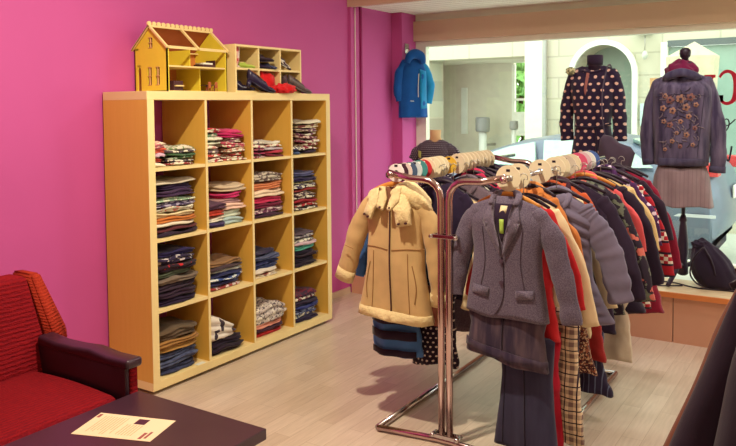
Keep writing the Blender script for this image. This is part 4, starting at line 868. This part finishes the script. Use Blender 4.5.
g.patch('lapel', [(-.040,-.012),(-.058,-.03),(-.078,-.095),(-.052,-.10),(-.066,-.125),(-.002,-.235),(-.012,-.16),(-.03,-.09)], M_LAP, .006, .004)
g.patch('lapel', [(.040,-.012),(.058,-.03),(.078,-.095),(.052,-.10),(.066,-.125),(.004,-.235),(.012,-.16),(.03,-.09)], M_LAP, .006, .004)
tube('collar', [(-.052,-.04,-.03),(-.048,.0,.004),(0,.03,.012),(.048,.0,.004),(.052,-.04,-.03)], [.010,.015,.016,.015,.010], M_LAP, g.e, 10, .8, sm=4)
g.line('front_edge', [(.001,-.235),(.006,-.36),(-.004,-.42),(-.03,-.465)], .0022, fab((60,46,62),'plain')); g.knob('button', -.004, -.25, .009, plain('grey_button',(80,64,80),.35)); g.knob('button', -.003, -.335, .009, plain('grey_button',(80,64,80),.35))
for sx_ in (-1,1): g.patch('pocket_flap', [(sx_*.055,-.36),(sx_*.125,-.352),(sx_*.128,-.385),(sx_*.058,-.395)], M_LAP, .003, .004); g.line('dart_seam', [(sx_*.085,-.12),(sx_*.075,-.25),(sx_*.09,-.35)], .0014, fab((70,56,72),'plain'))
g.patch('inner_label', [(-.013,-.035),(.015,-.035),(.015,-.062),(-.013,-.062)], plain('cream_label',(226,210,170),.7), .004, .0015); g.patch('green_tag', [(-.008,-.085),(.010,-.085),(.010,-.14),(-.006,-.14)], plain('lime_tag',(170,205,90),.6), .0045, .0015)
g.sleeve(-1,[(.14,-.045),(.172,-.14),(.205,-.25),(.225,-.36),(.232,-.415)],.050,.038,M_BLZ,.62)
g.sleeve(1,[(.14,-.045),(.176,-.14),(.215,-.26),(.248,-.39),(.262,-.47)],.050,.038,M_BLZ,.62)
# ---- the rest of the right rail, front to back
M_RED2 = fab((190,36,44),'plain'); M_CRE = fab((228,206,168),'plain')
simple('cardigan','cardigan','bright red cardigan just behind the grey blazer',2.08,.40,1.03,.545,.13,.14,.03,M_RED2,0,.42,seed=41)
simple('red_dress','dress','crimson dress edge behind the navy wide trousers',2.155,.405,.52,.47,.08,.085,.02,fab((176,30,54),'plain'),0,seed=42,hang=False,slope=.02)
g = simple('plaid_dress','dress','cream and black tartan dress hanging nearly to the floor',2.215,.45,.60,.53,.09,.105,.022,fab((222,200,170),'plaid',(120,96,92),(34,20,36),1.5),0,seed=43,hang=False,slope=.02)
simple('jumper','jumper','cream jumper with long sleeve right of the blazer cuff',2.065,.475,1.03,.50,.15,.15,.028,M_CRE,0,.50,seed=44,r0=.045)
simple('shirt','shirt','pale cream shirt hanging low behind the red cardigan',2.13,.52,.80,.42,.11,.12,.02,fab((220,202,186),'plain'),0,seed=45,hang=False,slope=.1)
simple('jacket','jacket','orange brown jacket collar behind the blazer shoulder',2.045,.56,1.06,.5,.14,.14,.03,fab((200,122,66),'plain'),0,.36,seed=46,collar=fab((205,130,70),'plain'))
M_PUF = fab((112,104,128),'plain'); g = simple('puffer_jacket','jacket','lilac grey quilted puffer jacket in front of the cream coats',2.14,.62,1.04,.53,.165,.215,.05,M_PUF,0,.44,seed=47,quilt=11,amp=.002,r0=.058,r1=.05,squilt=13,collar=M_PUF)
simple('patterned_dress','dress','brown black patterned dress below the quilted jacket',2.15,.70,.62,.36,.11,.14,.03,fab((70,36,42),'print',(150,90,70),(200,170,140),3.0),0,seed=48,hang=False,slope=.05)
g = simple('jumper','jumper','cream jumper with dark red hem stripes behind the quilted jacket',2.07,.735,1.05,.64,.155,.165,.03,fab((230,212,172),'plain'),0,.5,seed=49,collar=fab((204,92,48),'plain'))
for zb in (-.53,-.575): g.patch('hem_stripe', [(-.155,zb),(.155,zb),(.158,zb-.022),(-.158,zb-.022)], fab((120,30,40),'plain'), .014, .003)
simple('pinafore','dress','dark red wool pinafore hanging below the cream jumper',2.17,.79,.62,.33,.12,.13,.03,fab((150,40,40),'plain'),0,seed=50,hang=False,slope=.05)
simple('pinstripe_skirt','skirt','dark navy skirt with vertical stripes near the floor',2.18,.84,.42,.28,.11,.14,.03,fab((34,32,54),'pinstripes',(90,96,120),None,1),0,seed=51,hang=False,slope=.02)
simple('jacket','jacket','rust orange jacket with dark yoke on the right rail',2.07,.83,1.06,.5,.15,.15,.03,fab((190,84,48),'plain'),0,.4,seed=52,collar=fab((60,34,46),'plain'))
simple('coat','coat','plain charcoal coat left of the black floral blouse',2.13,.90,1.05,.66,.165,.17,.04,fab((40,32,50),'plain'),0,.5,seed=53)
M_BFL = fab((38,34,44),'floral',(110,114,100),(205,110,100),.9)
simple('floral_blouse','blouse','black blouse with grey and coral flowers on the right rail',2.15,.98,1.06,.60,.165,.17,.035,M_BFL,0,.52,seed=54,r1=.045)
simple('cardigan','cardigan','coral pink cardigan behind the black floral blouse',2.12,1.06,1.07,.42,.175,.16,.035,fab((210,84,90),'plain'),0,.34,seed=55,collar=fab((210,84,90),'plain'),hmat=M_WOODH)
simple('cotton_trousers','trousers','long cream trousers hanging low beside the dark quilted coat',2.25,1.12,.60,.40,.08,.085,.022,fab((206,192,172),'plain'),0,seed=56,hang=False,slope=.02)
M_NPF = fab((30,24,38),'plain'); g = simple('puffer_coat','coat','large black quilted coat near the far end of the right rail',2.13,1.17,1.07,.64,.18,.225,.06,M_NPF,0,.5,seed=57,quilt=6,amp=.002,r0=.062,r1=.05,squilt=5)
simple('cardigan','cardigan','cream tied cardigan behind the black quilted coat',2.14,1.27,1.06,.50,.165,.17,.035,fab((226,196,140),'fleece'),0,.36,seed=58)
simple('blouse','blouse','plum blouse with dots behind the cream cardigan',2.14,1.335,1.08,.5,.17,.16,.03,fab((70,36,84),'dots',(220,200,220),None,1.2),0,.36,seed=59,collar=fab((70,36,84),'dots',(220,200,220),None,1.2))
simple('norwegian_jumper','jumper','red jumper with black and white nordic sleeve pattern',2.155,1.41,1.06,.66,.17,.18,.04,fab((176,34,50),'fairisle',(225,214,200),(40,26,40)),0,.5,seed=60)
simple('jacket','jacket','black jacket collar showing above the burgundy coat',2.14,1.48,1.08,.45,.18,.18,.04,fab((34,24,36),'plain'),0,.36,seed=61,collar=fab((34,24,36),'plain'))
simple('winter_coat','coat','long burgundy coat hanging last on the right rail',2.16,1.58,1.07,.74,.17,.20,.05,fab((134,26,54),'plain'),0,.5,seed=62)
# ------------------------------------------------------------------ blue jacket on the pillar
BL1 = fab((26,84,160),'plain'); BL2 = fab((36,136,196),'plain')
g = Garment('rain_jacket','bright blue hooded child jacket hanging from a hook on the pink pillar','jacket',.16,2.90,1.81,.49,.105,.14,.045,BL1,.95,.5,[(0,.085),(.15,.11),(.5,.125),(1,.125)],71,.008,26)
g.sleeve(-1,[(.085,-.05),(.12,-.14),(.14,-.26),(.125,-.36)],.045,.032,BL1); g.sleeve(1,[(.085,-.05),(.125,-.14),(.155,-.25),(.13,-.38)],.045,.034,BL2)
strip(g,'hood', [(-.07,-.035,-.05),(-.05,-.045,.0),(0,-.04,.02),(.05,-.045,.0),(.07,-.035,-.055)], [.022,.036,.042,.036,.022], BL1, .9)
g.patch('side_panel', [(.03,-.10),(.10,-.12),(.118,-.42),(.035,-.425)], BL2, .002, .002); g.line('reflective_strip', [(.025,-.14),(.02,-.24),(.018,-.33)], .003, M_FRAME); g.line('reflective_strip', [(-.05,-.36),(-.02,-.362)], .003, M_FRAME)
hk = thing('wall_hook', 'chrome hook plate on the pillar above the blue jacket', 'hook', (.095,2.90,1.87)); box('hook_plate', (.0,-.03,-.03), (.008,.03,.05), M_CHROME, hk, .002); tube('hook', [(.008,0,.01),(.04,0,.0),(.055,0,-.015),(.06,0,.01)], .004, M_CHROME, hk, sm=3)
# ------------------------------------------------------------------ mannequins
PZ = .3005
def torso(name, mat, e, zt, sw, wst, hip, neck=.045, zb=-.62):
    R = [(0.0,neck),(.05,neck*.92),(.075,neck*1.2),(.10,sw*.72),(.13,sw*.96),(.18,sw),(.30,sw*.9),(.40,wst),(.52,hip),(.62,hip*.9)]
    vs = []; fs = []; NS = 28
    for dz, r in R:
        for k in range(NS): a = 2*PI*k/NS; yy_ = r*.5 if dz > .06 else r; yy_ = min(yy_, .07); vs.append((r*math.cos(a), yy_*math.sin(a), zt-dz))
    for i in range(len(R)-1):
        for k in range(NS): k2=(k+1)%NS; fs.append((i*NS+k,i*NS+k2,(i+1)*NS+k2,(i+1)*NS+k))
    fs += [tuple(range(NS)), tuple((len(R)-1)*NS+k for k in range(NS))]; return mesh('torso', vs, fs, mat, e)
M_BW = plain('black_lacquered_wood', (40,32,46), .35)
def stand(e, z0, zt, r=.24, rot=0):
    lathe('pole', [(.012,z0+.40),(.012,zt)], M_BW, e, 12)
    lathe('turned_column', [(.012,z0+.42),(.02,z0+.40),(.026,z0+.385),(.018,z0+.37),(.022,z0+.35),(.032,z0+.25),(.034,z0+.18),(.026,z0+.12),(.034,z0+.10),(.034,z0+.05),(.02,z0+.04)], M_BW, e, 16)
    for k in range(3):
        a = rot+2*PI*k/3; c, s_ = math.cos(a), math.sin(a)
        tube('leg', [(c*.02,s_*.02,z0+.10),(c*.07,s_*.07,z0+.115),(c*.14,s_*.14,z0+.07),(c*r,s_*r,z0+.016)], [.018,.019,.017,.014], M_BW, e, 8, .8, sm=4)
# denim jacket figure
mq = thing('dress_form', 'black dress form on turned tripod stand in the display window under the denim jacket', 'mannequin', (2.305,2.50,PZ))
torso('torso', M_BW, mq, 1.36, .13, .10, .12)
lathe('neck_knob', [(.022,1.36),(.02,1.385),(.03,1.395),(.034,1.415),(.032,1.435),(.018,1.448),(.004,1.45)], M_BLACKP, mq, 16)
stand(mq, 0.0, .80, .235, -PI/2-.18)
DNM = fab((54,48,72),'denim',(108,98,122)); DX_, DY_ = 2.292, 2.50
g = Garment('denim_jacket','dark denim jacket with embroidered flowers on the back, worn by the window dress form','jacket',DX_,DY_,1.600,.56,.172,.160,.115,DNM,.10,.42,[(0,.14),(.1,.172),(.35,.172),(.75,.160),(1,.156)],81,.004,14,neck=.06)
g.patch('hem_band', [(-.154,-.525),(.154,-.525),(.154,-.570),(-.154,-.570)], fab((52,48,72),'denim',(84,78,100)), .002, .006)
g.line('back_seam', [(-.13,-.13),(-.11,-.35),(-.09,-.57)], .0016, fab((44,40,60),'plain')); g.line('back_seam', [(.13,-.13),(.11,-.35),(.09,-.57)], .0016, fab((44,40,60),'plain')); g.line('yoke_seam', [(-.15,-.15),(0,-.135),(.15,-.15)], .0016, fab((44,40,60),'plain'))
g.sleeve(-1,[(.17,-.06),(.165,-.18),(.195,-.34),(.195,-.48),(.185,-.57)],.060,.040,DNM,.9,.035,fab((52,48,72),'denim',(84,78,100)))
g.sleeve(1,[(.17,-.06),(.158,-.18),(.195,-.34),(.205,-.48),(.200,-.61)],.060,.042,DNM,.9,.035,fab((52,48,72),'denim',(84,78,100)))
tube('collar', [(-.10,-.03,-.055),(-.08,-.09,-.03),(0,-.115,-.005),(.08,-.09,-.03),(.10,-.03,-.055)], [.014,.024,.026,.024,.014], fab((56,52,78),'denim',(84,80,104)), g.e, 12, .5, sm=4, ref=(0,1,0))
rn = random.Random(8)
EMB = [fab((150,112,98),'plain'), fab((128,88,84),'plain')]; LEAF = fab((56,50,66),'plain')
def flower(g, X, Z, r, mat):
    vs = []; fs = []; y0 = g.fy(X,Z)-.004
    n = 20
    vs.append((X,y0-.004,Z))
    for k in range(n):
        a = 2*PI*k/n; rr_ = r*(.72+.28*abs(math.cos(2.5*a))); xx, zz = X+rr_*math.cos(a), Z+rr_*math.sin(a); vs.append((xx,g.fy(xx,zz)-.003,zz))
    for k in range(n): fs.append((0,1+k,1+(k+1)%n))
    b = len(vs); vs += [(x,y+.003,z) for x,y,z in vs]; fs += [(b,b+1+(k+1)%n,b+1+k) for k in range(n)]+[(1+k,1+(k+1)%n,b+1+(k+1)%n,b+1+k) for k in range(n)]
    f_o = mesh('embroidered_flower', vs, fs, mat, g.e, False); v2, f2 = tube_vf([(X,y0-.004,Z),(X,y0-.007,Z)], r*.3, 8); mesh('flower_centre', v2, f2, LEAF, f_o, False)
for X, Z, r in ((-.095,-.30,.016),(.08,-.34,.015),(-.10,-.22,.02),(.0,-.45,.014),(.07,-.44,.014),(-.085,-.47,.013),(-.06,-.17,.026),(.0,-.165,.03),(.055,-.155,.026),(.03,-.215,.024),(-.045,-.235,.022),(-.09,-.145,.018),(.045,-.27,.018),(-.06,-.32,.02),(0,-.30,.016),(.035,-.38,.018),(-.045,-.42,.016),(.085,-.20,.016),(-.02,-.37,.013)): flower(g, X, Z, r, EMB[rn.random() > .6])
for k in range(80):
    X, Z = rn.uniform(-.11,.10), rn.uniform(-.46,-.11); a = rn.random()*6.28; l_ = rn.uniform(.02,.04)
    g.line('embroidered_stem', [(X,Z),(X+l_*.5*math.cos(a)+.006,Z+l_*.5*math.sin(a)),(X+l_*math.cos(a),Z+l_*math.sin(a))], .0032, LEAF if k%2 else fab((112,98,108),'plain'))
SK = fab((140,114,112),'plain'); SKN = fab((138,118,124),'pinstripes',(124,104,110),None,1.1)
g = Garment('tulle_skirt','taupe grey pleated tulle skirt below the denim jacket','skirt',DX_,DY_,1.05,.27,.14,.185,.12,SKN,.10,.0,[(0,.13),(.3,.160),(1,.185)],82,.012,70,neck=.02)
lump('burgundy_scarf',(DX_-.005,DY_-.01,1.615),(.088,.075,.062),fab((104,20,58),'plain'),6,.14,3,label='burgundy scarf wrapped round the neck of the window dress form',cat='scarf',flat=False,shape=lambda v,d: Vector((v.x*(1-.35*max(0,d.z)),v.y*(1-.35*max(0,d.z)),v.z)))
# dotted dress figure
m2 = thing('dress_form', 'black dress form wearing the dark dotted dress left in the display window', 'mannequin', (1.725,2.60,PZ))
torso('torso', M_BLACKP, m2, 1.405, .11, .085, .11, .05); lathe('neck_cap', [(.05,1.37),(.052,1.40),(.052,1.43),(.048,1.436),(.01,1.438)], fab((44,34,52),'plain'), m2, 20); stand(m2, 0, .85, .2, .5)
M_DOT = fab((34,26,46),'dots',(222,178,160),None,1.12)
g = Garment('dotted_dress','dark navy long sleeved dress with pale pink dots in the display window','dress',1.715,2.60,1.665,.92,.155,.19,.10,M_DOT,.05,.34,[(0,.12),(.08,.15),(.3,.128),(.42,.108),(.6,.135),(1,.19)],91,.006,30,neck=.07)
g.sleeve(-1,[(.155,-.05),(.148,-.15),(.172,-.28),(.180,-.38),(.170,-.50)],.050,.046,M_DOT,.9); g.sleeve(1,[(.155,-.05),(.148,-.15),(.165,-.28),(.172,-.38),(.172,-.50)],.050,.046,M_DOT,.9)
g.patch('back_slit', [(-.035,-.04),(-.015,-.04),(-.018,-.17),(-.028,-.20),(-.036,-.17)], plain('rose_skin_lining',(150,90,84),.6), .003, .002); g.line('waist_tie', [(-.12,-.40),(-.02,-.41),(.06,-.405),(.12,-.385)], .007, fab((30,24,40),'plain'), .004); g.line('waist_tie', [(.03,-.40),(.045,-.48),(.05,-.58)], .006, fab((30,24,40),'plain'), .004)
g.line('collar_band', [(-.07,-.03),(0,-.045),(.07,-.03)], .008, fab((40,30,50),'plain'), .003); lump('shoulder_flower',(-.125,-.11,-.035),(.028,.018,.024),fab((200,195,150),'print',(120,120,90)),5,.2,4,parent=g.e,flat=False)
hb = thing('shoulder_bag', 'charcoal soft leather bag hanging by its strap beside the dotted dress', 'bag', (1.87,2.42,1.08))
M_BAG = fab((74,62,76),'plain')
tube('strap', [(-.03,.03,.09),(-.045,-.0,.25),(-.05,.02,.42),(-.045,.10,.56),(-.04,.16,.585),(-.04,.22,.55)], .007, M_BAG, hb, 8, .5, sm=5)
vs = []; fs = []; NS = 24
for i, (x, z, wx_, wy_) in enumerate(((-.02,.10,.022,.02),(-.01,.075,.045,.03),(.01,.04,.075,.038),(.02,.0,.085,.042),(.015,-.05,.07,.04),(.005,-.09,.052,.035),(0,-.105,.03,.02))):
    for k in range(NS): a = 2*PI*k/NS; X_ = math.copysign(abs(math.cos(a))**.7,math.cos(a))*wx_; vs.append((x+X_, wy_*math.sin(a)+.006*math.sin(X_*70+z*20), z+(.03 if i in (2,3) else .0)*(X_/.08)**3*1.0-.25*X_))
for i in range(6):
    for k in range(NS): k2=(k+1)%NS; fs.append((i*NS+k,i*NS+k2,(i+1)*NS+k2,(i+1)*NS+k))
fs += [tuple(range(NS)), tuple(6*NS+k for k in range(NS))]; bb_ = mesh('bag_body', [(v[0]*1.35+.02,v[1]*1.3,v[2]*1.25) for v in vs], fs, M_BAG, hb); tube('tassel', [(.07,-.03,.0),(.075,-.04,-.06),(.07,-.035,-.11)], [.008,.013,.011], M_BAG, hb, 8)
# child torso form with sparkly top
m3 = thing('child_dress_form', 'beige child dress form standing behind the left rail by the window', 'mannequin', (.60,2.45,PZ))
M_SKN = plain('beige_form_cloth',(222,184,140),.8); tso = torso('torso', M_SKN, m3, .93, .095, .08, .09, .042, -.5)
lathe('pole', [(.014,0.02),(.014,.32)], M_CHROME, m3, 12); lathe('base_disc', [(.11,0.0),(.11,.012),(.02,.022)], M_CHROME, m3, 24)
M_SPK = fab((36,26,48),'dots',(200,190,200),None,3.4)
g = Garment('sparkly_top','black short sleeved child top with small silver dots behind the left rail','top',.60,2.45,1.160,.42,.13,.13,.08,M_SPK,.1,.36,[(0,.10),(.1,.125),(.4,.12),(1,.13)],93,.004,18,neck=.05)
g.sleeve(-1,[(.12,-.035),(.145,-.10),(.175,-.15)],.048,.042,M_SPK,.9); g.sleeve(1,[(.12,-.035),(.145,-.10),(.175,-.15)],.048,.042,M_SPK,.9)
g.patch('price_tag', [(-.135,-.075),(-.08,-.085),(-.085,-.135),(-.14,-.125)], plain('lime_price_tag',(190,205,110),.6), .012, .002)
# black drawstring bag and loose things on the platform
bg = thing('drawstring_bag', 'black slumped drawstring bag lying on the display platform beside the stand', 'bag', (2.465,2.42,PZ+.012))
def bagshape(v, d):
    u = max(0,min(1,(v.z+.10)/.32)); k_ = 1-.50*u*u; return Vector((v.x*k_+.06*(1-u)-.05*u, v.y*k_, v.z))
lump('bag_body', (0,0,.10), (.125,.085,.175), fab((34,30,44),'plain'), 12, .06, 4, parent=bg, shape=bagshape); 
tube('cord', [(-.02,-.07,.24),(-.07,-.085,.17),(-.09,-.08,.08),(-.06,-.09,.03),(-.02,-.095,.012)], .005, M_BLACKP, bg, sm=5); tube('cord', [(-.02,-.06,.24),(.03,-.085,.16),(.05,-.09,.08)], .005, M_BLACKP, bg, sm=5)
lump('gathered_top', (-.045,-.01,.245), (.045,.035,.025), fab((34,30,44),'plain'), 13, .25, 4, parent=bg, flat=False)
tag(tube('cable', [(2.05,2.40,PZ+.005),(2.15,2.36,PZ+.005),(2.25,2.42,PZ+.005),(2.42,2.34,PZ+.005),(2.6,2.36,PZ+.005),(2.8,2.30,PZ+.005)], .004, M_BLACKP, sm=6), 'thin black cable lying along the display platform under the bag', 'cable')
tag(tube('cable', [(1.9,2.30,PZ+.005),(2.08,2.33,PZ+.005),(2.2,2.29,PZ+.005),(2.33,2.36,PZ+.005)], .004, M_BLACKP, sm=6), 'black cable curling on the platform in front of the dress form', 'cable')
# ------------------------------------------------------------------ foreground rack at the right edge
fr_ = thing('garment_rack', 'chrome rack outside the right edge carrying the two dark coats', 'clothes rack', (3.095,-.55,0))
tube('rail', [(0,-.6,1.09),(0,.45,1.09)], .012, M_CHROME, fr_)
for y in (-.6,.45): tube('post', [(0,y,1.09),(0,y,.02)], .0125, M_CHROME, fr_); tube('base', [(-.12,y,.013),(.3,y,.013)], .0125, M_CHROME, fr_)
M_FGB = fab((110,62,44),'plain'); M_FGD = fab((34,26,38),'plain'); M_FGG = fab((38,34,44),'plain')
for x_, y_, zt_, mt_, pr_, lb_, sd_ in ((3.095,-.455,1.075,M_FGB,[(0,.135),(.15,.205),(.5,.342),(1,.43)],'brown edged dark coat at the right border, furthest of the three',101),
        (3.095,-.60,1.07,M_FGD,[(0,.13),(.15,.195),(.5,.320),(1,.40)],'black coat at the right border between the brown and the nearest coat',102),
        (3.095,-.74,1.04,M_FGG,[(0,.10),(.15,.13),(.5,.20),(1,.28)],'nearest dark grey coat at the lower right corner',103)):
    g = Garment('winter_coat', lb_, 'coat', x_, y_, zt_-.01, .85, pr_[1][1], pr_[3][1], .055, mt_, yaw, .36, pr_, sd_, .004, 14)
    tube('collar', [(-.06,-.03,-.03),(-.05,.02,.0),(0,.04,.012),(.05,.02,.0),(.06,-.03,-.03)], [.012,.018,.02,.018,.012], mt_ if sd_ > 101 else M_FGD, g.e, 10, .8, sm=4)
    hanger(x_, y_, zt_, pr_[1][1]*.8, M_BLACKP, 'hanger of the %s' % lb_.split(',')[0], yaw, zr=1.096)
